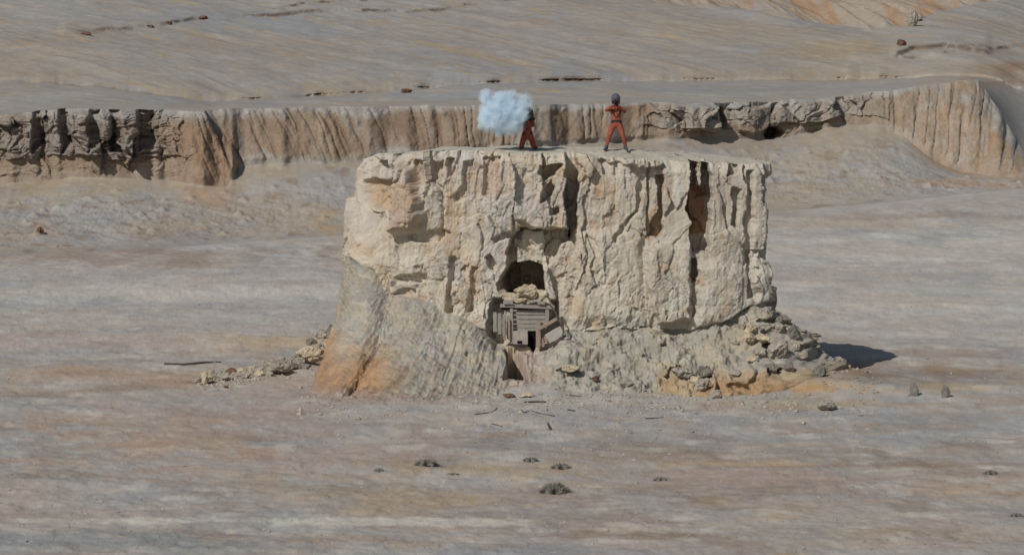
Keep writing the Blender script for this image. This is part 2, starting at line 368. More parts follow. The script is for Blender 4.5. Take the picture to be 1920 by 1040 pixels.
Cc = mixc(Cc, GREY, sm(.80, .96, k + .12 * nn) * .95); gfoot = sm(.20, .02, k + .16 * fbm(Xc0 / .8, Zc / .8, 0, 4, 64)); Cc = mixc(Cc, GREY, gfoot * .9 * (1 - sm(1680, 1760, PX)[None]))
Cc = mixc(Cc, mixc(np.broadcast_to(col(.36, .285, .21), Xc.shape + (3,)), ORNG * .9, sm(.2, .8, fbm(sr / .5, Zc / 2.5, 0, 4, 67)) * .45), (sm(1640, 1720, PX)[None] * (1 - sm(.55, .95, k + .25 * nn))) * .8)
Cc = mixc(Cc, GREY, sm(1640, 1720, PX)[None] * sm(.1, .7, fbm(sr / .3, Zc / 1.2, 0, 4, 68)) * .5)
Cc = mixc(Cc, col(.29, .19, .12), (sm(250, 380, PX) * (1 - sm(425, 450, PX)))[None] * (1 - sm(.5, .8, k + .3 * nn)) * .7)
Cc = mixc(Cc, col(.27, .205, .15), np.clip(wb, 0, 1) * (lay < .9) * .7)
Cc = mixc(Cc, GREY, sm(1835, 1870, PX)[None] * sm(.5, .8, k) * .9)
tag(link('cliff', grid_mesh('cliff', Pc, Cc, smooth=True), M_cliff), kind='structure')

# plateau and hillside
y_led = I(PX, [-5200, 0, 200, 380, 500, 640, 750, 860, 960, 1300, 1600, 1700, 1850, 1920, 2050, 7000], [150, 150, 163, 190, 186, 178, 171, 160, 155, 151, 149, 146, 141, 175, 190, 170])
y_led = smo(np.minimum(y_led, y_top_s - 6), 30) + jag(30, 2.0, 71) * 1.0
d_led = I(PX, [-5200, 0, 380, 750, 1200, 1700, 1850, 1950, 7000], [216, 216, 210, 222, 232, 240, 240, 240, 240])
d_led = smo(d_led, 40); z_led = ray(PX, y_led, d_led)[2]; z_led_s = smo(z_led, 40)
step_h = .22 * I(PX, [0, 380, 560], [.15, .15, 1.0])
und = (.15 + .85 * sm(-.3, .5, fbm(PX / 31 + .37, PX * 0 + 5.3, 0, 4, 72, .45))) * sm(-.35, .35, fbm(PX / 62 + .2, PX * 0 + .4, 0, 3, 79)) * .7 * I(PX, [0, 420, 1600, 1750], [.5, 1, 1, .3])
k1 = np.linspace(0, 1, 110)[:, None]
D1 = d_top_s + (d_led - d_top_s) * k1 + (d_top - d_top_s) * np.exp(-k1 * 30); Z1 = z_top_s + (z_led_s - z_top_s) * k1 + (z_led - z_led_s) * np.exp(-(1 - k1) * 12) + (z_top - z_top_s) * np.exp(-k1 * 30)
k2 = np.linspace(0, 1, 12)[1:, None]
D2 = d_led + .25 * k2 + .42 * und * (1 + .9 * jag(6, 1, 74)) * np.sin(np.pi * k2); Z2 = z_led + step_h * k2
k3 = np.linspace(0, 1, 330)[1:, None]; z_led_e = z_led_s + step_h
y3 = (y_led - 5) + (-190 - (y_led - 5)) * k3
D3 = d_led + .25 + (150 * k3 ** 1.25) + 0 * PX
Z3 = ray(PX, smo(y_led, 60) - 5 + (-185 - smo(y_led, 60)) * k3, D3)[2]
Z3 = Z3 - (Z3[0] - z_led_e) * (1 - sm(0, .25, k3)) + (z_led - z_led_s) * np.exp(-k3 * 30)
Dp = np.concatenate([D1, D2, D3]); Zp = np.concatenate([Z1, Z2, Z3])
Xp = Dp * TX; Yp = Dp - CD
env = np.concatenate([np.sin(np.pi * k1) + 0 * PX, 0 * D2, sm(0, .05, k3) + 0 * PX])
pxp, pyp = proj(Xp, Yp, Zp)
diag = Xp * .8 + (Yp) * .55
Zp = Zp + env * (.22 * fbm(Xp / 14, Yp / 14, 0, 4, 81) + .16 * ridged(diag / 4, (Xp - Yp) / 22, 0, 4, 82) + .035 * fbm(Xp / 1.4, Yp / 1.4, 0, 4, 83))
# second broken ledge high on the hillside, and the rilled bank at the far right
def ledge(PTS, hgt, seed, wob=2.5, brk=-.1):
    yl = I(pxp, [p[0] for p in PTS], [p[1] for p in PTS]) + wob * fbm(Xp / 2.2, Yp / 6, 0, 4, seed)
    inside = sm(PTS[0][0] - 15, PTS[0][0] + 5, pxp) * (1 - sm(PTS[-1][0] - 5, PTS[-1][0] + 15, pxp))
    m = inside * sm(brk, brk + .5, fbm(Xp / 2.1 + .4, Yp / 3 + seed, 0, 4, seed + 1, .7))
    return np.clip((yl - pyp) / 3.0, 0, 1) * inside * hgt * np.exp(-np.clip(yl - pyp, 0, 999) / 22), m * np.exp(-((pyp - yl + 1.5) / 1.3) ** 2), inside, yl
Lz = [ledge([(120, 68), (270, 52), (390, 34), (600, 31), (760, 25), (850, 16), (960, 4), (1100, -10)], .25, 201),
      ledge([(520, 24), (600, 12), (700, 6)], .2, 205), ledge([(1680, 112), (1715, 97), (1770, 92), (1850, 102)], .4, 209, .8, -.6),
      ledge([(1600, 114), (1700, 112), (1790, 98), (1950, 88)], .2, 213, .8, -.1)]
Cp = np.broadcast_to(GREY * .97, Xp.shape + (3,)).copy()
n1 = fbm(Xp / 22, Yp / 26, 0, 4, 84)
Cp = mixc(Cp, BLUE * 1.02, sm(-.1, .6, n1) * .7)
Cp = mixc(Cp, TAN, sm(.0, .6, fbm(Xp / 9 + 4, Yp / 18, 0, 5, 85)) * .45)
Cp = mixc(Cp, TAN * 1.12, sm(.30, .8, ridged(diag / 2.2, (Xp - Yp) / 14, 0, 4, 86)) * .45)
Cp = mixc(Cp, BLUE * .92, sm(.3, .8, fbm(diag / 1.1, (Xp - Yp) / 6, 0, 4, 93)) * .4)
Cp = mixc(Cp, OCHR, sm(.45, .9, fbm(diag / 1.5, (Xp - Yp) / 9, 0, 4, 87)) * .5)
for z_, m, _, _ in Lz:
    Zp = Zp + z_; Cp = mixc(Cp, BROWN * .55, m * .95)  # undercut shade of the upper ledges painted as a dark brown line
ledm = np.exp(-((Dp - d_led - .25) / .8) ** 2) * sm(.2, .7, und)[None]
Cp = mixc(Cp, BROWN * .8, ledm * .9)  # brown bank soil, also darkening the undercut gaps by colour
bandm = np.exp(-np.clip(Dp - d_led - .3, 0, 999) / 7) * (Dp > d_led)
Cp = mixc(Cp, TAN * 1.08, bandm * .6 * sm(-.3, .4, fbm(Xp / 2, Yp / 6, 0, 3, 88)))
bank_y = I(pxp, [1150, 1230, 1400, 1500, 1640, 1700, 1780, 1860, 1960], [-30, 6, 22, 38, 56, 52, 22, 5, -20])
bank = sm(2, -6, -(bank_y - pyp) * -1) if False else sm(0, 10, bank_y - pyp) * sm(1180, 1240, pxp)
Cp = mixc(Cp, mixc(np.broadcast_to(TAN, Xp.shape + (3,)), ORNG * .9, sm(.2, .8, ridged(Xp / 1.8, Yp / 40, 0, 3, 89))), bank * .75)
Zp = Zp + bank * (.9 * ridged(Xp / 2.6 + Yp * .05, Yp / 60, 0, 3, 90) - .3)
for cc, m in patches(pxp, pyp, [(1560, 90, 170, 22, OCHR, .45), (1500, 105, 220, 10, TAN, .5), (1900, 140, 90, 45, BROWN * 1.5, .8), (1500, 145, 260, 12, TAN, .6), (1400, 55, 260, 18, TAN, .5), (1750, 110, 180, 10, PALE * .8, .4), (520, 50, 80, 10, BLUE * 1.1, .7), (1400, 20, 120, 10, BLUE, .6), (1250, 165, 420, 12, BLUE, .5), (800, 180, 220, 8, BLUE * 1.05, .8)]):
    Cp = mixc(Cp, cc, m)
# right gully behind the cliff corner
Cp = mixc(Cp, GREY * .95, (sm(1835, 1865, pxp) * sm(150, 170, pyp)) * .7)
Pp = np.stack([Xp, Yp, Zp], -1); Pp[0] = Pc[-1]
tag(link('hillside', grid_mesh('hillside', Pp, Cp), M_plateau), kind='structure')

# ------------------------------------------------------------------ the butte
OUT = [(-3.95, 4.25), (-2.65, 3.6), (0, 3.25), (2.55, 3.25), (5.3, 3.45), (7.5, 3.55), (8.5, 3.8), (8.78, 4.4), (8.75, 5.6), (8.4, 8.6), (6.5, 10.6), (2, 11.2), (-2.5, 10.8), (-4.6, 9.4), (-5.2, 7.2), (-5.1, 5.6), (-4.7, 4.75)]
def catmull(P, n):
    P = [Vector(p) for p in P]; out = []
    for i in range(len(P)):
        a, b, c, d = P[i - 1], P[i], P[(i + 1) % len(P)], P[(i + 2) % len(P)]
        for j in range(n):
            t = j / n
            out.append(0.5 * ((2 * b) + (c - a) * t + (2 * a - 5 * b + 4 * c - d) * t * t + (3 * b - a - 3 * c + d) * t ** 3))
    return np.array([tuple(v) for v in out])
cu = catmull(OUT, 60); cu = np.concatenate([cu, cu[:1]])
seg = np.hypot(*np.diff(cu, axis=0).T); arc = np.concatenate([[0], np.cumsum(seg)])
dens = np.where((cu[:-1, 1] + cu[1:, 1]) / 2 < 5.8, 1.0, .30); wa = np.concatenate([[0], np.cumsum(seg * dens)])
NU = 980
uu = np.linspace(0, wa[-1], NU, endpoint=False); au = np.interp(uu, wa, arc)
bxu = np.interp(au, arc, cu[:, 0]); byu = np.interp(au, arc, cu[:, 1])
tx = np.gradient(bxu); ty = np.gradient(byu); tx[0], ty[0] = tx[1], ty[1]; tx[-1], ty[-1] = tx[-2], ty[-2]
ln = np.hypot(tx, ty); nx, ny = ty / ln, -tx / ln
def top_z(X, Y):
    zf = I(X, [-5.2, -4.6, -3.8, -2.4, 0, 2, 4, 6, 8.7], [7.55, 7.75, 7.85, 7.95, 7.93, 7.86, 7.66, 7.55, 7.48])
    yc = 5.0
    crest = I(X, [-5.2, -4.6, -2, 0, 3.6, 6, 8.7], [7.5, 7.7, 7.93, 7.95, 7.88, 7.72, 7.50])
    t = np.clip((Y - 3.3) / 2.4, 0, 1); zf = zf - .05; z = zf + (crest - zf) * sm(0, 1, t)
    return z - .5 * sm(6.3, 11, Y) + .035 * fbm(X / 1.1, Y / 1.1, 0, 4, 300)
NV = 400
v = np.linspace(0, 1, NV)[:, None]
ztop = top_z(bxu, byu)
Zm = -.5 + (ztop + .5) * v
Xb = bxu + 0 * v; Yb = byu + 0 * v
ppx, ppy = proj(Xb, Yb, Zm)
A = au + 0 * v
front = sm(.25, -.25, ny)[None] if False else (1 - sm(-.25, .25, ny))[None] + 0 * v
back = 1 - front
leftw = sm(.2, .8, -nx)[None]; rightw = sm(.3, .9, nx)[None]
# general fractured relief
wA = A + .16 * fbm(A / 1.1, Zm / 1.4, 0, 3, 301) ; wZ = Zm + .16 * fbm(A / .8 + 7, Zm / .8, 0, 3, 302)
rough_zone = sm(0, 1, fbm(A / 2.2, Zm / 2.2, 0, 3, 303) + .45)
upper = sm(4.4, 5.6, Zm); mid = sm(2, 3, Zm) * (1 - sm(4.6, 5.6, Zm))
wA2 = wA + .025 * fbm(A / .12, Zm / .12, 0, 2, 304); wZ2 = wZ + .025 * fbm(A / .12, Zm / .12 + 9, 0, 2, 305)
D = .52 * blocks(wA / 1.25, wZ / 3.0, 311, .05) * (.55 + .45 * upper) + .26 * blocks(wA2 / .55, wZ2 / 1.9, 318, .05) * (.45 + .55 * upper)
D += .24 * blocks(wA2 / .45, wZ2 / .8, 312, .04) * (.15 + .75 * rough_zone * (1 - upper) + .22 * rough_zone * upper)
D += .085 * blocks(wA2 / .20, wZ2 / .38, 313, .04) * (.15 + .85 * rough_zone * (1 - .65 * upper))
D += .022 * blocks(wA2 / .1, wZ2 / .16, 314, .05)
D += .22 * blocks(wA2 / .38, wZ2 / .5, 319, .12) * sm(460, 520, ppy) * (1 - sm(880, 960, ppx)) * sm(720, 760, ppx) * front
D += .06 * ridged(A / .5, Zm / 5, 0, 3, 315) * upper + .05 * fbm(A / .3, Zm / .5, 0, 5, 316)
D *= (1 - .45 * sm(1060, 1130, ppx) * (.35 + .65 * upper) * front) * (1 - .35 * rightw)
D += .006 * vnoise(A / .035, Zm / .035, 0, 317)

D += .05 * (8 - Zm) * front * .5
sx = ppx + 6 * fbm(A / .5, Zm / .5, 0, 4, 320); sy = ppy + 6 * fbm(A / .5 + 40, Zm / .5, 0, 4, 321)
def stamp(P, amt, a=-2.0, b=2.0):
    global D
    D = D + amt * sm(a, b, poly_sd(sx, sy, P)) * front
# broad forms
D = D + (I(ppy, [290, 360, 440, 500, 620], [-.05, .1, .5, .75, .8]) * (1 - sm(690, 800, ppx))) * (1 - sm(7, 9, Yb))
stamp([(962, 270), (1058, 270), (1062, 425), (1010, 428), (968, 412)], .50, -6, 4)               # big buttress above the alcove
stamp([(1058, 270), (1082, 270), (1084, 350), (1080, 440), (1066, 452), (1060, 400)], -.95, -1, 3)  # deep slot at its right
stamp([(968, 428), (1060, 428), (1074, 446), (1050, 462), (1036, 492), (1020, 505), (955, 505), (948, 470)], -.75, -1, 4)
stamp([(940, 566), (934, 528), (958, 500), (988, 494), (1014, 498), (1020, 520), (1024, 566)], -3.4, -1, 3)  # alcove
stamp([(918, 600), (925, 560), (1040, 560), (1062, 640), (918, 650)], -.75, -3, 6)
stamp([(1010, 306), (1052, 302), (1046, 330), (1022, 338), (1012, 322)], -.55, -1, 3)
stamp([(1016, 352), (1038, 342), (1034, 368), (1014, 378)], -.4, -1, 3)
stamp([(1026, 388), (1046, 384), (1048, 404), (1030, 404)], -.35, -1, 3)
stamp([(766, 306), (780, 320), (790, 360), (796, 400), (782, 424), (756, 434), (749, 390), (756, 348)], .55, -8, 5)   # pod
stamp([(692, 336), (745, 330), (748, 370), (722, 392), (694, 378)], -.35, -4, 4)
for (a, b_, c_, d_) in ((782, 806, 300, 348), (815, 831, 298, 342), (835, 851, 298, 332)): stamp([(a, c_), (b_, c_), (b_ - 1, d_), (a + 2, d_)], -.28, -1, 3)
stamp([(903, 292), (942, 290), (941, 372), (930, 384), (906, 366)], -.22, -1, 3)
stamp([(868, 300), (886, 298), (884, 372), (850, 382), (846, 366), (866, 350)], -.25, -2, 3)
stamp([(1120, 300), (1198, 312), (1196, 335), (1130, 325)], -.20, -1, 3)
stamp([(1178, 296), (1245, 300), (1238, 314), (1196, 316), (1176, 310)], .35, -1, 3)
stamp([(1234, 322), (1248, 326), (1244, 430), (1228, 446), (1210, 440), (1232, 400)], -.50, -1, 3)
stamp([(1292, 306), (1332, 300), (1338, 370), (1332, 480), (1298, 478), (1291, 400)], -1.25, -1, 3)     # dark recess between the pillars
stamp([(1308, 290), (1318, 290), (1318, 352), (1306, 352)], 1.0, -1, 3)
stamp([(1374, 352), (1388, 356), (1384, 430), (1372, 420)], -.4, -1, 3)
stamp([(1364, 305), (1382, 300), (1380, 330), (1362, 334)], -.4, -1, 3)
stamp([(1398, 322), (1412, 322), (1412, 560), (1398, 560)], -.30, -2, 4)
stamp([(1427, 330), (1450, 330), (1450, 540), (1430, 540)], -.35, -2, 3)
stamp([(1214, 470), (1240, 460), (1290, 462), (1294, 520), (1294, 600), (1230, 600), (1212, 530)], .45, -6, 4)
stamp([(1294, 484), (1308, 486), (1306, 530), (1296, 530)], -.5, -1, 3)
stamp([(1310, 505), (1350, 494), (1400, 512), (1440, 500), (1450, 600), (1310, 600)], .26, -14, 10)
stamp([(1090, 440), (1200, 440), (1205, 600), (1080, 600)], .15, -12, 10)
stamp([(1195, 330), (1210, 330), (1206, 380), (1155, 460), (1148, 450), (1190, 390)], -.22, -1, 3)
stamp([(840, 480), (856, 480), (852, 590), (838, 590)], -.28, -1, 3); stamp([(880, 500), (892, 500), (890, 585), (878, 585)], -.25, -1, 3)
stamp([(750, 520), (800, 510), (800, 524), (752, 540)], -.3, -1, 3); stamp([(905, 480), (918, 470), (936, 492), (934, 512)], -.4, -1, 3)
stamp([(770, 436), (820, 425), (850, 440), (830, 452), (780, 456)], -.22, -1, 3)
stamp([(920, 440), (975, 432), (974, 450), (925, 452)], -.25, -1, 3)
# apron of mud and fallen clay round the foot
c_py = I(ppx, [600, 640, 690, 720, 745, 800, 850, 895, 932, 1000, 1034, 1060, 1090, 1300, 1350, 1400, 1445, 1470], [440, 490, 472, 500, 545, 562, 585, 603, 650, 662, 645, 616, 612, 612, 598, 570, 560, 560]) + 5 * fbm(A / .6, A * 0, 0, 3, 330)
zc = CH - (c_py - 56) / F * (Yb + CD)
zc = zc * front + 2.2 * back
OT = I(ppx, [600, 640, 690, 730, 790, 850, 920, 1000, 1060, 1200, 1300, 1400, 1445], [.8, 1.6, 4.0, 6.3, 6.5, 5.8, 4.4, 3.7, 3.7, 3.5, 3.7, 3.7, 3.5]) * front + 2.0 * back
OT = OT * (1 - .38 * sm(.75, .98, -nx))
h = np.clip((zc - Zm) / np.maximum(zc, .3), 0, 1.12)
pw = I(ppx, [600, 760, 880, 930, 1040, 1090, 1445], [1.8, 1.8, 1.3, .65, .65, 1.2, 1.25])
ap = OT * h ** pw
W = Zm - ap * .9
fanA = A + (3.2 - Zm) * .28 * (1 - sm(700, 760, ppx) * 0)
rl = .13 * ridged(fanA / .42, Zm / 2.5, 0, 3, 331) * sm(2.6, 1.2, Zm) + .06 * ridged(fanA / .17, W / 1.2, 0, 3, 332) + .07 * np.abs(fbm(A / .15, W / .22, 0, 4, 341)) + .16 * fbm(A / .9, W / 1.2, 0, 5, 333) + .03 * vnoise(A / .06, W / .07, 0, 345)
rubz = sm(1370, 1430, ppx) * front + .4 * rightw
lump = .26 * fbm(A / .8, W / .9, 0, 5, 334) + .10 * np.abs(fbm(A / .3, W / .35, 0, 4, 335)) + .07 * fbm(A / .16, W / .18, 0, 4, 336) + .03 * vnoise(A / .06, W / .07, 0, 342)
lw = sm(960, 1080, ppx) * front + back * .6
lmp = (rl * (1 - lw) + lump * lw)
low = ap + lmp * .55 + .30 * rubz * blocks(wA2 / .4, (W + .05 * fbm(A / .2, W / .2)) / .4, 337, .05) * sm(.05, .3, h) * sm(.8, 1.5, Zm)
am = sm(0, .05, h + .01 * fbm(A / .3, Zm / .3, 0, 3, 338))
ledge_in = (.16 * lw + .08) * (1 - sm(760, 700, ppx)) * (1 + .8 * fbm(A / .5, Zm / .5, 0, 3, 339))
Dm = D * (1 - am) + (low - ledge_in * sm(.0, .04, h) + .30 + .45 * (1 - sm(690, 800, ppx)) * (1 - sm(7, 9, Yb))) * am
# outcrops and hollows on the apron
def astamp(P, amt, a=-2.0, b=3.0):
    global Dm
    Dm = Dm + amt * sm(a, b, poly_sd(sx, sy, P)) * front
ap_px = lambda: None
rim = sm(.955, 1.0, v)
Dm = Dm - rim * (.12 + .12 * fbm(A / .7, v * 0, 0, 4, 343)) + .09 * fbm(A / .35, v * 0, 0, 3, 340) * sm(.9, 1, v)
Xm = Xb + nx * (Dm - am * ap * .62 * (nx < 0)); Ym = Yb + ny * Dm; Z_m = Zm + am * sm(0, .15, h) * lmp * .75 - sm(.93, 1, v) * .10 * np.clip(fbm(A / .45, A * 0 + 3, 0, 4, 344) + .1, 0, 1)
# pocket and small bank on the displaced apron, placed by where the surface ended up
qx, qy = proj(Xm, Ym, Z_m)
qx = qx + 4 * fbm(A / .3, Zm / .3, 0, 3, 350); qy = qy + 4 * fbm(A / .3 + 9, Zm / .3, 0, 3, 351)
def push(P, amt, a=-2.0, b=3.0, dz=0):
    global Xm, Ym, Z_m
    w_ = sm(a, b, poly_sd(qx, qy, P)) * front * (v < .5); m = amt * w_; Z_m = Z_m + dz * w_
    Xm = Xm + nx * m; Ym = Ym + ny * m
push([(950, 652), (966, 650), (980, 672), (992, 710), (944, 710), (950, 680)], -.4, -1, 3, -1.2)      # dark pit under the portal
push([(936, 664), (956, 652), (954, 700), (940, 704)], .35, -3, 3)
push([(1040, 690), (1062, 672), (1084, 684), (1086, 694)], .35, -2, 3)
push([(1062, 694), (1080, 690), (1086, 697), (1064, 702)], -.3, -1, 3)
push([(1246, 700), (1262, 684), (1300, 684), (1330, 690), (1342, 712), (1344, 750), (1250, 750)], .45, -3, 4)
push([(1244, 706), (1258, 688), (1282, 684), (1288, 692), (1262, 698), (1252, 712)], -.55, -1, 3)
push([(1318, 690), (1330, 688), (1338, 712), (1324, 708)], -.6, -1, 3)
push([(1358, 690), (1400, 676), (1420, 700), (1400, 720), (1362, 716)], .30, -5, 5)
push([(1460, 716), (1520, 690), (1540, 694), (1560, 740), (1450, 740)], .2, -12, 8)
push([(1440, 690), (1470, 690), (1468, 706), (1442, 704)], -.5, -1, 3)
push([(1430, 640), (1470, 640), (1462, 664), (1432, 660)], -.5, -1, 3)
for (x, y, a) in ((820, 690, 10), (870, 660, 9), (1200, 660, 10), (1150, 690, 12), (1240, 640, 9), (1380, 640, 12), (1110, 640, 9)):
    push([(x - a, y), (x, y - a * .6), (x + a, y), (x, y + a * .5)], .18, -3, 3)
# albedo
Cm = np.broadcast_to(CREAM, Xm.shape + (3,)).copy()
m1 = fbm(A / 2.0, Zm / 1.5, 0, 5, 360); m2 = fbm(A / .7, W / .9, 0, 5, 361)
Cm = mixc(Cm, CREAM * col(.86, .88, .98), sm(-.1, .6, m1) * .8)
Cm = mixc(Cm, col(.47, .345, .215), sm(.2, .7, m2) * .5)
Cm = mixc(Cm, col(.42, .40, .35), sm(1000, 1350, ppx) * (.35 + .5 * sm(-.2, .5, m2)) * front)
Cm = mixc(Cm, col(.36, .24, .14), sm(.45, .9, fbm(A / .5, Zm / .5, 0, 4, 362)) * .5)
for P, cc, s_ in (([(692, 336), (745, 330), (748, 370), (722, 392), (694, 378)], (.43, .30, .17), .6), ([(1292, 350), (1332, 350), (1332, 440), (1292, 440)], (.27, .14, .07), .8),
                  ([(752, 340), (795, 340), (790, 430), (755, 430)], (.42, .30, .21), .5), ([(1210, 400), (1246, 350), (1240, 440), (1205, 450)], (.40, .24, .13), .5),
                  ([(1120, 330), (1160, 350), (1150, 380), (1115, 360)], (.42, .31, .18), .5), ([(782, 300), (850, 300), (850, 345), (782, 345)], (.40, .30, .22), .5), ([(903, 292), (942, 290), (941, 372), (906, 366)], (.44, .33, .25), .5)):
    Cm = mixc(Cm, col(*cc), sm(-4, 4, poly_sd(sx, sy, P)) * s_ * front)  # brown patches; shade painted into the colour of the recess, niches and pod
apc = mixc(np.broadcast_to(col(.36, .335, .275), Xm.shape + (3,)), col(.305, .30, .275), sm(-.4, .5, fbm(fanA / .25, W / .6, 0, 5, 363)) * .8)
apc = mixc(apc, col(.345, .33, .28), lw * .75)
apc = mixc(apc, col(.44, .385, .28), sm(.1, .6, fbm(A / 1.0, W / 1.3, 0, 5, 364)) * .5)
orm = (1 - sm(4.0, 4.6, Zm)) * np.clip(sm(760, 640, ppx) if False else (1 - sm(665, 705, ppx + (Zm - 1.2) * 8 + 14 * m2)), 0, 1)
apc = mixc(apc, col(.27, .24, .20), sm(.35, .9, fbm(A / .12, W / .14, 0, 3, 369)) * .5); apc = mixc(apc, col(.50, .46, .38), sm(.4, .9, fbm(A / .16 + 5, W / .16, 0, 3, 370)) * .5)
apc = mixc(apc, OCHR, orm * .95 * (1 - .3 * m2))
orb = (1 - sm(.4, 2.0, Zm + .5 * fbm(fanA / .35, W / .8, 0, 4, 367))) * (1 - sm(690, 770, qx))
apc = mixc(apc, mixc(np.broadcast_to(ORNG * 1.02, Xm.shape + (3,)), PINK, sm(.35, .0, Zm)), orb * .9)
apc = mixc(apc, BROWN * 1.2, sm(.1, .7, ridged(fanA / .22, W / 2, 0, 3, 366)) * (1 - sm(.6, 1.5, Zm)) * (1 - sm(800, 900, qx)) * .6)
low_o = sm(1220, 1260, qx) * (1 - sm(.35, .9, Zm + .3 * m2))
apc = mixc(apc, OCHR, low_o * .6); apc = mixc(apc, ORNG * .9, low_o * sm(0, .5, m1 + m2) * .6)
portal_low = np.exp(-((qx - 985) / 34) ** 2) * sm(640, 660, qy)
apc = mixc(apc, PINK * 1.1, portal_low * .8)
Cm = mixc(Cm, BROWN * 1.4, sm(.35, .9, ridged(A / .33 , Zm / 3, 0, 3, 368)) * .28 * upper)
Cm = mixc(Cm, apc.reshape(Cm.shape), am)
Cm = mixc(Cm, CREAM * 1.02, sm(.97, 1, v) * .5)
# cap
cen = np.stack([np.clip(bxu * .62 + .7, -3, 6.5), np.full(NU, 5.6)], -1)
NC = 90
tt = (np.linspace(0, 1, NC + 1)[1:, None]) ** 1.15
Xc_ = Xm[-1] + (cen[:, 0] - Xm[-1]) * tt; Yc_ = Ym[-1] + (cen[:, 1] - Ym[-1]) * tt
Zc_ = top_z(Xc_, Yc_) + .03 * fbm(Xc_ / .4, Yc_ / .4, 0, 3, 370) * 1.0 + .0
Zc_ = Zc_ * sm(0, .04, tt) + (Z_m[-1]) * (1 - sm(0, .04, tt))
Cca = np.broadcast_to(CREAM * col(.93, .95, .93), Xc_.shape + (3,)).copy()
Cca = mixc(Cca, GREY * 1.25, sm(0, .6, fbm(Xc_ / 2, Yc_ / 2, 0, 4, 371)) * .5)
Pm = np.concatenate([np.stack([Xm, Ym, Z_m], -1), np.stack([Xc_, Yc_, Zc_], -1)]); CmA = np.concatenate([Cm, Cca])
butte = link('rock_butte', grid_mesh('rock_butte', Pm, CmA, wrap=True), M_rock)
tag(butte, 'large flat-topped cream clay butte with fractured walls and an alcove, alone on the floor', 'rock formation')
def surf_hit(px, py):
    """the displaced face point seen nearest photo pixel px,py (front of the butte)"""
    X_, Y_, Z_ = Pm[:NV, :, 0], Pm[:NV, :, 1], Pm[:NV, :, 2]
    a, b = proj(X_, Y_, Z_); d = (a - px) ** 2 + (b - py) ** 2
    m = d < 9
    yv = np.where(m & (front > .3), Y_, 1e9); i = np.argmin(yv)
    if yv.flat[i] > 1e8: i = np.argmin(d + (front < .3) * 1e9)
    return float(X_.flat[i]), float(Y_.flat[i]), float(Z_.flat[i])

# ------------------------------------------------------------------ stones
M_stone = flat_mat('grey stone', (.24, .215, .18), (.44, .40, .33), 3.0, .95, bump=.7, bdist=.04)
M_stone2 = flat_mat('cream stone', (.38, .31, .22), (.55, .48, .35), 3.0, .95, bump=.7, bdist=.04)
M_stone3 = flat_mat('dark stone', (.13, .12, .105), (.27, .25, .22), 3.0, .95, bump=.7, bdist=.04)
M_stone4 = flat_mat('red brown stone', (.11, .065, .045), (.22, .13, .09), 3.0, .95, bump=.7, bdist=.04)
def stone_mesh(seed, sub=4, dims=(1, 1, 1), cuts=11):
    rnd = random.Random(seed); bm = bmesh.new()
    bmesh.ops.create_icosphere(bm, subdivisions=sub, radius=1)
    pl = []
    for i in range(cuts):
        n = Vector((rnd.gauss(0, 1), rnd.gauss(0, 1), rnd.gauss(0, 1))).normalized(); pl.append((n, rnd.uniform(.55, .85)))
    co = np.array([v.co[:] for v in bm.verts])
    nz = fbm(co[:, 0] * 1.5 + seed, co[:, 1] * 1.5, co[:, 2] * 1.5, 3, seed)
    nz2 = fbm(co[:, 0] * 5 + seed, co[:, 1] * 5, co[:, 2] * 5, 2, seed + 3)
    for v_, a, b in zip(bm.verts, nz, nz2):
        p = v_.co.copy()
        for n, d in pl:
            q = p.dot(n)
            if q > d: p -= n * (q - d) * .92
        p *= 1 + .20 * a + .12 * b
        v_.co = Vector((p.x * dims[0], p.y * dims[1], p.z * dims[2]))
    me = bpy.data.meshes.new('stone'); bm.to_mesh(me); bm.free(); return me
_seed = [0]
def far_hit(px, py):
    best = None
    for Q in (Pp, Pt):
        a, b = proj(Q[..., 0], Q[..., 1], Q[..., 2]); d = (a - px) ** 2 + (b - py) ** 2; i = np.argmin(d)
        if best is None or d.flat[i] < best[0]: best = (d.flat[i], Q.reshape(-1, 3)[i])
    return tuple(float(c) for c in best[1])
def stone(px, py, wpx, hpx, label, mat=None, name='boulder', cat='boulder', group=None, on='ground', d=None, rz=None, sink=.25, deep=1.0, cuts=14):
    """stone whose foot is seen at px,py; size in photo pixels"""
    _seed[0] += 1
    if on == 'ground':
        dd = ground_d(py)
        for _ in range(4):
            X, Y, Z = ray(px, py, dd); g = gz(X, Y); dd = ground_d(py, g)
        X, Y, Z = ray(px, py, dd); Z = g
    elif on == 'butte': X, Y, Z = surf_hit(px, py)
    elif on == 'far': X, Y, Z = far_hit(px, py)
    else: X, Y, Z = ray(px, py, d)
    sc = (Y + CD) / F
    wv, hv = wpx * sc / 2, hpx * sc / 2
    me = stone_mesh(500 + _seed[0], 4 if wpx > 14 else 3, (wv * 1.15, wv * deep, hv * 1.2), cuts)
    me.materials.append(mat or M_stone)
    o = link(name, me, None); o.location = (X, Y, Z + hv * (1 - sink)); o.rotation_euler = (0, 0, (_seed[0] * 1.7) % .8 - .4 if rz is None else rz)
    tag(o, label, cat, group); return o

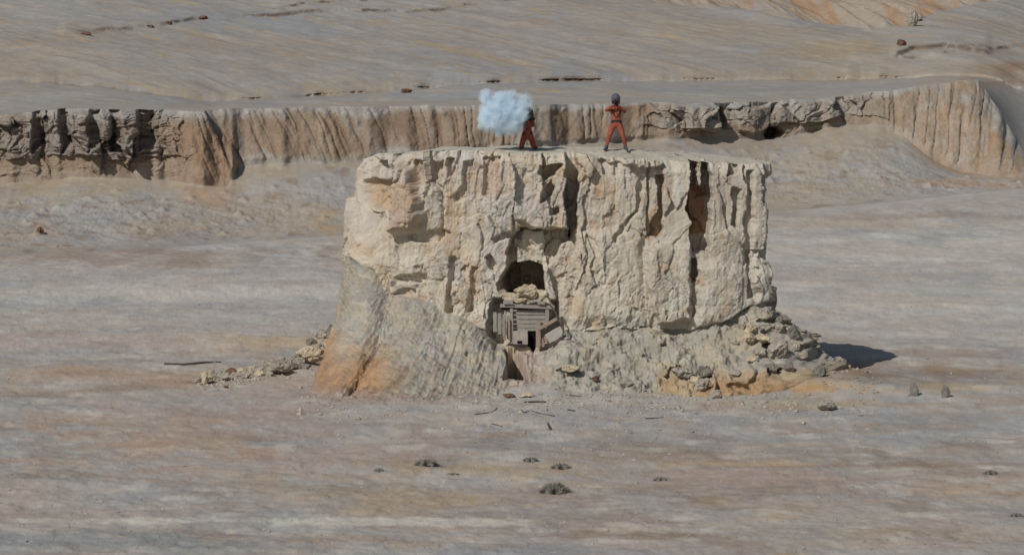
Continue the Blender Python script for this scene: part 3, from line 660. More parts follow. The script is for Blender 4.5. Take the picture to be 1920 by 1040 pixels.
# string of stones running out from the left foot
G1 = 'stones strewn from the left foot of the butte'
L1 = [(388, 716, 20, 17, M_stone2, 'squat tan stone at the far left end of the stone trail'),
      (372, 716, 12, 7, M_stone, 'flat grey chip just left of the squat tan stone'),
      (396, 702, 14, 7, M_stone, 'thin grey slab lying behind the squat tan stone'),
      (418, 713, 28, 12, M_stone, 'long tilted grey stone right of the squat tan stone'),
      (434, 700, 16, 9, M_stone4, 'small brown stone on the upper end of the long tilted stone'),
      (452, 700, 14, 10, M_stone2, 'round pale stone at the upper edge of the trail'),
      (462, 708, 14, 8, M_stone, 'little grey stone below the round pale stone'),
      (470, 696, 15, 10, M_stone2, 'bright cream stone in the upper middle of the trail'),
      (486, 707, 16, 13, M_stone2, 'whitish stone low in the middle of the trail'),
      (495, 693, 12, 9, M_stone, 'small angular grey stone above the whitish stone'),
      (505, 704, 12, 9, M_stone, 'low grey stone just left of the big brown faced slab'),
      (523, 702, 46, 26, M_stone, 'big slab with a brown shaded side in the middle of the trail'),
      (532, 682, 10, 12, M_stone3, 'small upright dark stone standing behind the big slab'),
      (548, 691, 18, 10, M_stone3, 'dark flat stone touching the right end of the big slab'),
      (560, 686, 14, 10, M_stone, 'grey stone between the big slab and the hollowed block'),
      (578, 676, 46, 24, M_stone2, 'large pale block with a dark upper edge near the orange fan'),
      (570, 691, 20, 9, M_stone3, 'dark shard lying in front of the large pale block'),
      (596, 664, 16, 12, M_stone, 'grey stone resting against the large pale block'),
      (583, 648, 18, 13, M_stone3, 'narrow dark stone above the large pale block'),
      (606, 640, 22, 20, M_stone, 'grey block leaning on the butte near the top of the trail'),
      (622, 630, 16, 18, M_stone3, 'dark block wedged against the butte wall at the top of the trail'),
      (614, 652, 18, 12, M_stone2, 'tan stone where the trail meets the orange foot'),
      (512, 688, 12, 7, M_stone2, 'tiny cream chip on the upper side of the big slab'),
      (442, 711, 10, 6, M_stone, 'tiny grey chip under the pale round stone'),
      (424, 727, 8, 4, M_stone4, 'lone brown pebble below the long tilted stone')]
for (x, y, a, b, m, lb) in L1: stone(x, y, a * 1.2, b * 1.25, lb, m, 'stone', 'stone', G1, sink=.15 if y > 660 else .1)

# rubble of the right foot
G2 = 'fallen blocks at the right foot of the butte'
L2 = [(1448, 548, 10, 18, M_stone3, 'narrow dark block on the upper right shoulder'), (1452, 568, 12, 16, M_stone3, 'dark block just under the narrow shoulder block'),
      (1470, 602, 24, 14, M_stone3, 'dark flat block jutting out to the right of the wall foot'), (1436, 596, 22, 16, M_stone, 'grey block left of the jutting flat block'),
      (1462, 618, 24, 16, M_stone, 'broad grey block under the jutting flat block'), (1488, 628, 20, 22, M_stone3, 'upright dark block at the right edge beside the shadow'),
      (1412, 618, 24, 16, M_stone2, 'pale blocky stone high in the rubble'), (1402, 640, 24, 18, M_stone2, 'whitish stone at the left edge of the rubble'),
      (1432, 638, 22, 16, M_stone2, 'cream block in the centre of the rubble'), (1458, 658, 34, 34, M_stone, 'biggest rubble block with a deep shaded side'),
      (1428, 662, 22, 14, M_stone, 'flat grey stone left of the biggest rubble block'), (1488, 652, 22, 18, M_stone, 'grey stone right of the biggest rubble block'),
      (1410, 676, 20, 12, M_stone2, 'low pale stone below the left of the rubble'), (1447, 696, 26, 18, M_stone3, 'dark overhanging block at the lower right of the rubble'),
      (1478, 692, 20, 18, M_stone3, 'rounded dark stone next to the overhanging block'), (1506, 668, 16, 14, M_stone, 'grey stone lowest beside the big shadow'),
      (1380, 700, 18, 10, M_stone, 'small grey stone above the orange patch'), (1390, 612, 14, 10, M_stone, 'small grey stone under the wall edge')]
for (x, y, a, b, m, lb) in L2: stone(x, y, a * 1.1, b * 1.1, lb, m, 'rubble_block', 'rock', G2, on='butte', sink=.45)
stone(1534, 706, 26, 26, 'dark rock standing at the top of the right end of the butte foot', M_stone3, 'boulder', on='butte', sink=.35, deep=.7)
stone(1542, 732, 28, 26, 'dark rounded rock just below the one at the right end of the butte foot', M_stone3, 'boulder', on='butte', sink=.35, deep=.8)
stone(1326, 704, 28, 22, 'craggy dark outcrop rock at the foot below the right columns', M_stone3, 'boulder', on='butte', sink=.35)
stone(1318, 728, 30, 24, 'grey lump in the middle of the outcrop below the right columns', M_stone, 'boulder', on='butte', sink=.4)
stone(1342, 745, 26, 18, 'grey clod at the lower end of the outcrop below the right columns', M_stone, 'boulder', on='butte', sink=.4)
stone(1276, 706, 40, 24, 'ledge-like grey rock just left of the craggy dark outcrop rock', M_stone, 'boulder', on='butte', sink=.4)
stone(1305, 716, 22, 16, 'pale chunk sitting between the ledge-like rock and the craggy outcrop', M_stone2, 'boulder', on='butte', sink=.4)
stone(1548, 766, 36, 22, 'low isolated grey boulder in front of the right end of the butte', M_stone, sink=.3)
stone(1713, 744, 15, 27, 'left one of the two small upright stones on the floor at right', M_stone3, 'standing_stone', 'stone', 'two upright stones on the floor', sink=.15, cuts=13, deep=.8)
stone(1773, 746, 15, 26, 'right one of the two small upright stones, its right side dark', M_stone3, 'standing_stone', 'stone', 'two upright stones on the floor', sink=.15, cuts=13, deep=.8)
stone(1170, 722, 22, 14, 'small bluish grey stone at the foot right of the mine entrance', M_stone, on='butte', sink=.4)
stone(1068, 692, 34, 13, 'flat brown rimmed rock on the apron right of the pit', M_stone2, on='butte', sink=.5)
stone(1118, 712, 16, 10, 'small orange brown rock low on the apron', M_stone4, on='butte', sink=.5)
stone(955, 745, 20, 9, 'reddish clod at the left of the low mound below the pit', M_stone4, sink=.4)
stone(1038, 733, 26, 14, 'grey clod at the right of the low mound below the pit', M_stone, sink=.4)
stone(988, 742, 30, 9, 'pale flat clod in the middle of the low mound below the pit', M_stone2, sink=.4)
# rubble heap in the alcove above the portal
G3 = 'stones heaped in the alcove above the portal'
for (x, y, a, b, m, lb) in [(985, 552, 36, 18, M_stone2, 'largest pale stone in the middle of the alcove heap'), (1000, 546, 15, 14, M_stone2, 'orange tinted stone on top of the alcove heap'),
                            (960, 560, 32, 14, M_stone2, 'broad pale stone at the left of the alcove heap'), (1014, 556, 20, 13, M_stone2, 'pale stone at the right of the alcove heap'),
                            (945, 552, 16, 10, M_stone, 'grey stone in the left corner of the alcove'), (976, 566, 26, 10, M_stone2, 'flat stone at the front of the heap touching the beam'),
                            (1005, 566, 26, 10, M_stone, 'flat grey stone at the front right of the heap')]:
    X, Y, Z = surf_hit(x, 580)
    stone(x, y, a * 1.15, b * 1.3, lb, m, 'heaped_stone', 'stone', G3, on='air', d=103.0, sink=.6)
# far stones
stone(1690, 86, 17, 13, 'dark red brown rock lying on the far slope at upper right', M_stone4, on='far', sink=.2)
stone(1710, 50, 17, 34, 'grey upright slab standing on the far slope at upper right', M_stone, 'standing_slab', 'rock', on='far', sink=.1, cuts=5)
stone(1722, 40, 13, 9, 'small black rock touching the grey upright slab', M_stone3, on='far', sink=.2)
stone(762, 174, 20, 12, 'dark brown rock on the long ledge left of the smoke', M_stone4, on='far', sink=.55)
for (x, y, a, b, lb) in [(283, 52, 14, 7, 'left brown clod on the upper ledge'), (318, 46, 14, 7, 'middle brown clod on the upper ledge'), (380, 35, 18, 8, 'right brown clod on the upper ledge'), (160, 66, 18, 7, 'brown clod far left below the upper ledge')]:
    stone(x, y, a, b, lb, M_stone4, 'clod', 'rock', 'clods along the upper ledge', on='far', sink=.55)
stone(75, 440, 16, 20, 'orange boulder on the talus at far left', M_stone4, on='far', sink=.55)

# pebbles: uncountable
def pebbles():
    rnd = np.random.RandomState(5); bmv = []; bmf = []
    base = np.array([(1, 0, 0), (-.9, .1, 0), (.1, 1, 0), (0, -1, .1), (.1, 0, .8), (0, 0, -.6)])
    fc = [(0, 2, 4), (2, 1, 4), (1, 3, 4), (3, 0, 4), (2, 0, 5), (1, 2, 5), (3, 1, 5), (0, 3, 5)]
    n = 0
    for i in range(7600):
        t = rnd.rand()
        if t < .45: px, py = rnd.uniform(560, 1650), rnd.normal(745, 22)
        elif t < .75: px, py = rnd.uniform(-50, 1970), rnd.uniform(560, 1060)
        elif t < .86: px, py = rnd.uniform(860, 1340), rnd.normal(790, 30)
        else:
            q_ = rnd.rand(); px = 372 + 255 * q_; py = np.interp(px, [372, 430, 500, 550, 590, 627], [716, 708, 700, 688, 668, 640]) + rnd.normal(0, 6)
        if py < 560: continue
        d = ground_d(py); X, Y, _ = ray(px, py, d)
        j = int(np.clip(np.searchsorted(PX, px), 0, PX.size - 1)); i_ = int(np.argmin(np.abs(Yg[:, j] - Y))); Z = Zg[i_, j]
        s = .016 + .05 * rnd.rand() ** 4
        if t < .45 and rnd.rand() < .35: s = .03 + .09 * rnd.rand() ** 2
        if t >= .86: s = .03 + .10 * rnd.rand() ** 2
        a = rnd.rand() * 6.28; ca, sa = math.cos(a), math.sin(a)
        q = base * (s * (.7 + .6 * rnd.rand(3)))
        q = np.stack([q[:, 0] * ca - q[:, 1] * sa + X, q[:, 0] * sa + q[:, 1] * ca + Y, q[:, 2] + Z], -1)
        bmv.extend(q.tolist()); bmf.extend([(a_ + n, b_ + n, c_ + n) for a_, b_, c_ in fc]); n += 6
    me = bpy.data.meshes.new('pebbles'); me.from_pydata(bmv, [], bmf); return me
tag(link('pebbles', pebbles(), M_stone), 'small pebbles and clods scattered over the clay floor', 'pebbles', kind='stuff')

# ------------------------------------------------------------------ beams, boards, sticks
M_wood = flat_mat('weathered grey timber', (.22, .205, .185), (.38, .355, .32), 9, .9, (1, 1, 9), .5, .01)
M_woodh = flat_mat('weathered grey boards', (.23, .215, .195), (.40, .375, .34), 9, .9, (1, 9, 9), .5, .01)
M_woodr = flat_mat('reddish timber', (.24, .19, .155), (.38, .31, .26), 9, .9, (1, 1, 9), .5, .01)
M_woodd = flat_mat('dark timber', (.07, .055, .045), (.14, .115, .095), 9, .9, (2, 9, 9), .5, .01)
M_black = flat_mat('painted mine darkness', (.006, .005, .005), (.012, .010, .010), 4, 1)  # near-black paint standing in for the darkness of openings and gaps
def box_mesh(name, sx, sy, sz, bev=.012, warp=.012, seed=0):
    bm = bmesh.new(); bmesh.ops.create_cube(bm, size=1)
    bmesh.ops.scale(bm, vec=(sx, sy, sz), verts=bm.verts)
    long_ = max(range(3), key=lambda i: (sx, sy, sz)[i])
    ed = [e for e in bm.edges if abs((e.verts[0].co - e.verts[1].co)[long_]) > .5 * (sx, sy, sz)[long_]]
    bmesh.ops.subdivide_edges(bm, edges=ed, cuts=5, use_grid_fill=True)
    bmesh.ops.bevel(bm, geom=[e for e in bm.edges if e.calc_face_angle(0) > .5], offset=min(bev, min(sx, sy, sz) * .3), segments=1, affect='EDGES')
    rnd = random.Random(seed)
    for v_ in bm.verts: v_.co += Vector([rnd.uniform(-warp, warp) * .6 for _ in range(3)])
    me = bpy.data.meshes.new(name); bm.to_mesh(me); bm.free(); return me
def board(name, p, size, mat, parent=None, rot=(0, 0, 0), seed=0, org=(0, 0, 0)):
    me = box_mesh(name, *size, seed=seed + int(abs(p[0]) * 100)); o = link(name, me, mat, parent)
    o.location = Vector(p) - Vector(org); o.rotation_euler = rot; return o

PD = 102.75       # distance of the portal front
def pp(px, py, off=0): return Vector(ray(px, py, PD + off))
org = pp(985, 655)
portal = empty('mine_portal', org)
tag(portal, 'ruined grey timber mine entrance of planks and beams set in the foot of the butte', 'mine entrance')
def pbar(name, a, b, th, dp, mat, off=0, seed=0, label=None):
    """bar from photo pixel a to b; th px thick, dp m deep"""
    A_, B_ = pp(*a, off), pp(*b, off); L = (B_ - A_).length; w_ = th / F * PD
    ang = math.atan2(B_.z - A_.z, B_.x - A_.x)
    me = box_mesh(name, L, dp, w_, seed=seed + int(a[0])); o = link(name, me, mat, portal)
    o.location = (A_ + B_) / 2 - org; o.rotation_euler = (0, -ang, 0)
    if label: o['label'] = label
    return o
pbar('beam', (938, 573), (1040, 576), 6.0, .16, M_wood, -.02)
pbar('beam_block', (944, 567), (962, 566), 7, .18, M_wood, -.10); pbar('beam_block', (1008, 567), (1022, 568), 6, .18, M_wood, -.10)
for i, x in enumerate((928, 936.5, 945, 953.5)):
    pbar('wall_plank', (x, 585 + i * 2), (x + .8, 622 + i * 4.5), 7.2, .07, M_wood, .02 + .015 * i)
for i, x in enumerate((946, 954)): pbar('wall_post', (x, 598), (x + 1, 638), 4, .10, M_woodr, -.12)
for i, y in enumerate((586, 594.5, 603, 611, 617.5)):
    pbar('door_board', (960, y), (1033 - (12 if i > 3 else 0), y + .6), 7.2 if i < 4 else 5, .06, M_woodh, .10 + .012 * i)
pbar('post', (959, 578), (959.5, 644), 6, .13, M_wood, -.02)
pbar('post', (1026, 580), (1026, 612), 7, .13, M_wood, -.02)
pbar('post', (1010, 602), (1009, 650), 9, .14, M_woodr, -.04)
for i in range(4): pbar('side_plank', (1016 + i * 6, 634 - i * 4), (1019 + i * 6, 650 - i * 6), 5.5, .06, M_woodr, -.02 - .02 * i)
pbar('brace', (1009, 617), (1049, 595), 6, .10, M_woodr, -.16, label='reddish slanting brace on the right')
pbar('fallen_sheet', (1026, 636), (1055, 619), 19, .04, flat_mat('pale board', (.34, .33, .30), (.46, .44, .40), 7, .85), -.20, label='pale fallen board at the right')
pbar('fallen_edge', (1030, 650), (1056, 632), 2.5, .06, M_woodd, -.24)
stn = pbar('footing', (962, 632), (990, 632), 25, .30, flat_mat('pale concrete', (.33, .30, .26), (.44, .40, .35), 5, .9), .02, label='pale block beside the doorway')
pbar('notch_dark', (970, 641), (979, 641), 5, .03, M_black, -.145)  # black slip painting the darkness of the small hole
pbar('doorway', (990, 638), (1006, 638), 42, .06, M_black, .20, label='black board painted as the dark opening')  # black board painting the darkness inside the door opening
pbar('beam_dark_strip', (940, 578), (1032, 578), 5, .04, M_black, .06)  # black strip painting the shade in the gap under the beam
def tube(name, P, r, mat, parent=None, res=6, taper=0):
    cu_ = bpy.data.curves.new(name, 'CURVE'); cu_.dimensions = '3D'; cu_.bevel_depth = r; cu_.bevel_resolution = 2; cu_.use_fill_caps = True
    sp = cu_.splines.new('POLY'); sp.points.add(len(P) - 1)
    for i, p in enumerate(P):
        sp.points[i].co = (*p, 1); sp.points[i].radius = 1 - taper * i / max(1, len(P) - 1)
    o = bpy.data.objects.new(name, cu_); C.objects.link(o)
    dg = bpy.context.evaluated_depsgraph_get(); dg.update(); me = bpy.data.meshes.new_from_object(o.evaluated_get(dg))
    bpy.data.objects.remove(o); me.name = name; me.materials.clear()
    return link(name, me, mat, parent, True)
cab = tube('cable', [pp(1032, 572, -.25), pp(1042, 585, -.3), pp(1046, 600, -.35), pp(1053, 606, -.4), pp(1057, 620, -.45), pp(1054, 632, -.5)], .028, M_woodd)
tag(cab, 'dark bent cable hanging beside the right end of the timber portal', 'cable')

def lay(points, r, label, name='stick', cat='stick', mat=None, lift=.0, group=None):
    P = []
    for (px, py) in points:
        d = ground_d(py); X, Y, Z = ray(px, py, d); g = gz(X, Y)
        P.append(Vector((X, Y, g + r * .8 + lift)))
    o = tube(name, P, r, mat or M_woodd, taper=.3); tag(o, label, cat, group); return o
lay([(308, 687), (345, 686), (380, 684), (414, 681)], .048, 'long dark weathered pole lying flat on the floor at left', 'pole', 'pole')
lay([(984, 762), (1003, 760), (1024, 758)], .03, 'straight dark stick nearest the butte in the centre', group='dead sticks in the centre')
lay([(974, 777), (984, 781), (994, 776), (1012, 780), (1040, 782)], .022, 'crooked dark branch below the straight stick', group='dead sticks in the centre')
lay([(890, 786), (915, 783), (926, 779), (932, 771)], .018, 'thin bent twig left of the other sticks', group='dead sticks in the centre')
lay([(1064, 775), (1078, 775)], .03, 'short dark stub right of the crooked branch', group='dead sticks in the centre')
lay([(1210, 786), (1245, 785)], .02, 'thin twig far right of the other sticks', group='dead sticks in the centre')
lay([(922, 797), (942, 801)], .02, 'pale green grey twig below the bent twig', group='dead sticks in the centre')
lay([(1062, 746), (1090, 748)], .018, 'faint twig right of the low mound', group='dead sticks in the centre')
d_ = ground_d(803); X, Y, Z = ray(1030, 803, d_); g = gz(X, Y)
o = tube('stump', [Vector((X + .08, Y, g - .03)), Vector((X, Y, g + .12)), Vector((X - .05, Y, g + .24))], .055, M_woodd, taper=.5); tag(o, 'small dark leaning stump below the sticks', 'stump')

# low dead tufts
M_tuft = flat_mat('grey green scrub', (.20, .195, .165), (.33, .315, .27), 8, .95)
def tuft(px, py, wpx, hpx, label, dens=420):
    d = ground_d(py); X, Y, _ = ray(px, py, d); g = gz(X, Y); s = d / F
    W, H = wpx * s / 2, hpx * s
    rnd = random.Random(int(px * 7 + py)); V = []; Fc = []
    for i in range(dens):
        a = rnd.random() * 6.283; r = math.sqrt(rnd.random()); bx_, by2 = math.cos(a) * r * W * .8, math.sin(a) * r * W * .6
        hh = H * (1 - .75 * r * r) * rnd.uniform(.6, 1.1); lx, ly = rnd.uniform(-.4, .4) * H + bx_ * .25, rnd.uniform(-.3, .3) * H
        t = rnd.uniform(.006, .014); n = len(V); c_, s_ = math.cos(a * 3) * t, math.sin(a * 3) * t
        V += [(bx_ - c_, by2 - s_, -.03), (bx_ + c_, by2 + s_, -.03), (bx_ + lx * .5 + c_, by2 + ly * .5 + s_, hh * .6), (bx_ + lx * .5 - c_, by2 + ly * .5 - s_, hh * .6), (bx_ + lx, by2 + ly, hh)]
        Fc += [(n, n + 1, n + 2, n + 3), (n + 3, n + 2, n + 4)]
    me = bpy.data.meshes.new('scrub_tuft'); me.from_pydata(V, [], Fc)
    o = link('scrub_tuft', me, M_tuft); o.location = (X, Y, g); tag(o, label, 'shrub', 'low scrub tufts on the near floor')
    return o
tuft(1040, 916, 62, 22, 'largest grey green scrub mound in the near centre of the floor', 1500)
tuft(800, 867, 52, 14, 'dark low scrub tuft left of centre', 900)
tuft(1052, 871, 44, 13, 'grey scrub tuft just behind the largest mound')
tuft(995, 860, 34, 9, 'faint scrub tuft left of the grey one', 260)
tuft(712, 881, 22, 8, 'small scrub tuft at left below the dark low one', 200)
tuft(1858, 891, 32, 10, 'dark scrub tuft near the right edge')
tuft(1906, 970, 30, 10, 'scrub tuft at the very right edge low down', 300)
tuft(850, 884, 30, 5, 'flat brown scrub tuft right of the dark low one', 200)
tuft(1240, 893, 36, 8, 'flat tuft on the brown band right of the largest mound', 250)
# ------------------------------------------------------------------ people
M_suit = flat_mat('orange overalls', (.24, .065, .04), (.38, .12, .075), 9, .85, bump=.5, bdist=.02)
M_gear = flat_mat('black leather gear', (.022, .02, .024), (.045, .04, .045), 12, .6)
M_helm = flat_mat('grey helmet', (.075, .075, .09), (.13, .13, .15), 6, .5)
M_boot = flat_mat('grey boots', (.045, .055, .065), (.09, .10, .115), 12, .7)
M_gun = flat_mat('gun metal', (.02, .02, .022), (.05, .05, .055), 10, .4)
M_skin = flat_mat('skin', (.40, .23, .16), (.48, .29, .21), 10, .6)
def skin(name, joints, edges, mat, parent, sub=2, root=0):
    """continuous surface grown round a skeleton; joints: (x,y,z,radius[,radius y])"""
    me = bpy.data.meshes.new(name); me.from_pydata([j[:3] for j in joints], edges, [])
    o = bpy.data.objects.new(name, me); C.objects.link(o)
    mod = o.modifiers.new('s', 'SKIN'); mod.use_smooth_shade = True
    sv = me.skin_vertices[0].data
    if name == 'body': joints = [tuple(j[:3]) + tuple(q * 1.13 for q in j[3:]) for j in joints]
    for i, j in enumerate(joints):
        sv[i].radius = (j[3], j[4] if len(j) > 4 else j[3]); sv[i].use_root = (i == root)
    m2_ = o.modifiers.new('u', 'SUBSURF'); m2_.levels = sub; m2_.render_levels = sub
    dg = bpy.context.evaluated_depsgraph_get(); dg.update()
    me2 = bpy.data.meshes.new_from_object(o.evaluated_get(dg)); me2.name = name
    bpy.data.objects.remove(o); me2.materials.clear()
    return link(name, me2, mat, parent, True)
def hand(parent, wrist, palm, fdir, side, curl):
    """gloved hand: palm and five bent fingers closing along curl"""
    w_, p = Vector(wrist), Vector(palm); f = Vector(fdir).normalized(); sd_ = Vector(side).normalized(); cu_ = Vector(curl).normalized()
    J = [(*w_, .030), (*((w_ + p) / 2), .036, .024), (*p, .040, .024)]; E = [(0, 1), (1, 2)]
    for i, (o_, L) in enumerate(((-.030, .072), (-.010, .082), (.010, .078), (.029, .062))):
        b = p + sd_ * o_ + f * .03; k1_ = b + f * L * .45 + cu_ * .008; k2_ = k1_ + f * L * .15 + cu_ * L * .38; k3_ = k2_ - f * L * .22 + cu_ * L * .15
        n = len(J); J += [(*b, .011), (*k1_, .0105), (*k2_, .0095), (*k3_, .008)]; E += [(2, n), (n, n + 1), (n + 1, n + 2), (n + 2, n + 3)]
    t0 = p - sd_ * .038 - f * .02; t1 = t0 - sd_ * .018 + f * .03 + cu_ * .02; t2 = t1 + f * .02 + cu_ * .028; n = len(J)
    J += [(*t0, .013), (*t1, .0115), (*t2, .0095)]; E += [(1, n), (n, n + 1), (n + 1, n + 2)]
    return skin('hand', J, E, M_gear, parent, 1)
def lathe(name, P, mat, parent, loc=(0, 0, 0), seg=24, sxy=(1, 1), rot=(0, 0, 0)):
    V = []; Fc = []
    for (r, z) in P:
        for i in range(seg):
            a = 2 * math.pi * i / seg; V.append((r * math.cos(a) * sxy[0], r * math.sin(a) * sxy[1], z))
    for k_ in range(len(P) - 1):
        for i in range(seg): j = (i + 1) % seg; Fc.append((k_ * seg + i, k_ * seg + j, (k_ + 1) * seg + j, (k_ + 1) * seg + i))
    Fc.append(tuple(range(seg))[::-1]); Fc.append(tuple(range((len(P) - 1) * seg, len(P) * seg)))
    me = bpy.data.meshes.new(name); me.from_pydata(V, [], Fc)
    o = link(name, me, mat, parent, True); o.location = loc; o.rotation_euler = rot; return o
def ell(name, loc, rad, mat, parent, rot=(0, 0, 0), clip=None, seg=20):
    bm = bmesh.new(); bmesh.ops.create_uvsphere(bm, u_segments=seg, v_segments=seg // 2 + 4, radius=1)
    if clip: bmesh.ops.bisect_plane(bm, geom=bm.verts[:] + bm.edges[:] + bm.faces[:], plane_co=clip[0], plane_no=clip[1], clear_outer=True)
    for v_ in bm.verts: v_.co = Vector((v_.co.x * rad[0], v_.co.y * rad[1], v_.co.z * rad[2]))
    me = bpy.data.meshes.new(name); bm.to_mesh(me); bm.free()
    o = link(name, me, mat, parent, True); o.location = loc; o.rotation_euler = rot; return o
def rifle(muzzle_dir, loc, label):
    """held rifle; local -Y is the muzzle, origin at the grip"""
    e = empty('rifle', loc); d = Vector(muzzle_dir).normalized(); e.rotation_euler = (-d).to_track_quat('Y', 'Z').to_euler()
    tag(e, label, 'rifle', 'rifles held by the two shooters')
    def bx(name, p, s, mat=M_gun, rot=(0, 0, 0)):
        o = link(name, box_mesh(name, *s, bev=.006, warp=.0), mat, e); o.location = p; o.rotation_euler = rot; return o
    bx('receiver', (0, -.08, .06), (.045, .30, .075)); bx('stock', (0, .22, .035), (.04, .28, .10), rot=(R(6), 0, 0)); bx('handguard', (0, -.36, .06), (.05, .26, .055))
    bx('magazine', (0, -.12, -.05), (.03, .07, .16), rot=(R(-12), 0, 0)); bx('grip', (0, .03, -.03), (.032, .05, .12), rot=(R(18), 0, 0))
    lathe('barrel', [(.013, 0), (.013, .34), (.02, .345), (.02, .40)], M_gun, e, (0, -.48, .065), 12, rot=(R(90), 0, 0))
    sc = lathe('scope', [(.026, 0), (.02, .03), (.02, .18), (.028, .22)], M_gun, e, (0, .05, .125), 12, rot=(R(90), 0, 0)); return e
def person_common(t, head, facing, belt_z, belt_c, belt_r):
    hx, hy, hz = head
    f = Vector(facing).normalized(); rz = math.atan2(f.x, -f.y)
    h_ = ell('helmet', (hx, hy + .012, hz + .03), (.155, .175, .165), M_helm, t, (0, 0, rz), clip=((0, 0, -.62), (0, 0, -1)))
    br = lathe('brim', [(.158, -.012), (.176, -.004), (.158, .012)], M_helm, h_, (0, 0, -.075), 24, (1, 1.12))
    ell('neck_guard', (hx - f.x * .09 , hy - f.y * .09 + .02, hz - .10), (.15, .10, .13), M_helm, t, (0, 0, rz))
    m = ell('face_mask', (hx + f.x * .055, hy + f.y * .055, hz - .03), (.085, .075, .11), M_gear, t, (0, 0, rz))
    ell('goggles', (f.x * .05, f.y * .055, .035), (.075, .04, .03), M_gun, m)
    b = lathe('belt', [(1, -.035), (1.03, -.03), (1.03, .03), (1, .035)], M_gear, t, (belt_c[0], belt_c[1], belt_z), 28, (belt_r[0] * 1.12, belt_r[1] * 1.14))
    for s_ in (-1, 1):
        o = link('pouch', box_mesh('pouch', .09, .06, .10, .015, 0), M_gear, b); o.location = (s_ * belt_r[0] * .85, -belt_r[1] * .85, -.02); o.rotation_euler = (0, 0, s_ * .5)
def boot(parent, ankle, toe, top):
    a, b = Vector(ankle), Vector(toe); heel = a - (b - a) * .35
    return skin('boot', [(*top, .068), (*a, .058, .06), (heel.x, heel.y, .045, .045), ((a.x + b.x) / 2, (a.y + b.y) / 2, .05, .048), (b.x, b.y, .038, .04)], [(0, 1), (1, 2), (1, 3), (3, 4)], M_boot, parent, 2)

# standing shooter
def at_top(px, Y): X = (px - 960) / F * (Y + CD); return X, Y, float(top_z(np.array(X), np.array(Y))) + .01
PS = at_top(1155, 5.0)
st = empty('person', PS)
tag(st, 'standing person in orange overalls and grey helmet, legs apart, aiming a rifle at the viewer', 'person', 'shooters on top of the butte')
J = [(0, 0, .98, .15, .115), (0, -.01, 1.14, .145, .11), (0, 0, 1.33, .185, .125), (0, 0, 1.47, .12, .09), (-.01, -.02, 1.56, .055), (-.015, -.04, 1.66, .085, .095), (-.015, -.045, 1.77, .085, .10),
     (-.20, 0, 1.44, .075), (-.36, -.08, 1.40, .058), (-.35, -.15, 1.39, .052), (-.12, -.28, 1.56, .042), (-.07, -.31, 1.60, .034),
     (.20, -.01, 1.44, .075), (.30, -.16, 1.36, .058), (.29, -.25, 1.34, .052), (.07, -.48, 1.53, .042), (.02, -.52, 1.57, .034),
     (-.10, 0, .90, .115), (-.17, -.01, .70, .10), (-.235, -.03, .50, .078), (-.29, .0, .30, .068), (-.34, .02, .12, .05),
     (.10, 0, .90, .115), (.17, -.03, .70, .10), (.24, -.06, .50, .078), (.29, -.02, .30, .068), (.335, 0, .12, .05)]
E = [(0, 1), (1, 2), (2, 3), (3, 4), (4, 5), (5, 6), (3, 7), (7, 8), (8, 9), (9, 10), (10, 11), (3, 12), (12, 13), (13, 14), (14, 15), (15, 16), (0, 17), (17, 18), (18, 19), (19, 20), (20, 21), (0, 22), (22, 23), (23, 24), (24, 25), (25, 26)]
skin('body', J, E, M_suit, st)
boot(st, (-.34, .02, .09), (-.42, -.16, .04), (-.315, .01, .24)); boot(st, (.335, 0, .09), (.40, -.19, .04), (.31, -.01, .24))
hand(st, (-.08, -.30, 1.595), (-.05, -.31, 1.62), (.25, -.9, .1), (0, 0, 1), (1, 0, 0))
hand(st, (.03, -.51, 1.56), (.0, -.56, 1.595), (-.8, -.3, .3), (0, -1, 0), (0, 0, 1))
person_common(st, (-.015, -.045, 1.78), (-.08, -1, 0), 1.03, (0, 0), (.155, .125))
hs = empty('harness', (0, 0, 0)); bpy.data.objects.remove(hs)
skin('harness', [(-.14, -.09, 1.46, .022, .012), (-.12, -.135, 1.32, .022, .012), (0, -.125, 1.12, .022, .012), (.12, -.14, 1.32, .022, .012), (.14, -.09, 1.46, .022, .012)], [(0, 1), (1, 2), (2, 3), (3, 4)], M_gear, st, 1)
rifle((-.10, -1, -.03), Vector(PS) + Vector((-.045, -.28, 1.62)), 'dark rifle held at the face of the standing person')

# kneeling shooter
PK = at_top(989, 4.6)
kn = empty('person', PK)
tag(kn, 'kneeling person in orange overalls and dark helmet firing a rifle into the smoke', 'person', 'shooters on top of the butte')
J = [(0, 0, .55, .145, .115), (-.01, -.02, .70, .14, .11), (-.02, -.06, .88, .17, .125), (0, -.06, 1.00, .12, .09), (.03, -.07, 1.09, .055), (.035, -.10, 1.18, .08, .09), (.035, -.11, 1.27, .08, .09),
     (.17, -.02, .98, .075), (.20, -.14, .84, .058), (.18, -.20, .80, .052), (.02, -.28, .98, .042), (-.01, -.30, 1.01, .034),
     (-.19, -.10, .97, .075), (-.27, -.24, .80, .058), (-.28, -.30, .78, .052), (-.30, -.42, .95, .042), (-.30, -.44, .99, .034),
     (-.10, 0, .47, .112), (-.17, -.08, .27, .095), (-.20, -.12, .10, .08), (-.22, .12, .075, .066), (-.24, .34, .07, .048),
     (.10, .0, .47, .112), (.17, -.03, .27, .095), (.21, -.05, .10, .08), (.26, .18, .075, .066), (.30, .38, .07, .048)]
skin('body', J, E, M_suit, kn)
def kboot(parent, a, b):
    return skin('boot', [(*a, .058), (b[0], b[1], .075, .055), (b[0] + .01, b[1] + .09, .05, .045), (b[0] + .01, b[1] + .11, .03, .03)], [(0, 1), (1, 2), (2, 3)], M_boot, parent, 2)
kboot(kn, (-.235, .26, .075), (-.245, .36)); kboot(kn, (.28, .30, .075), (.305, .40))
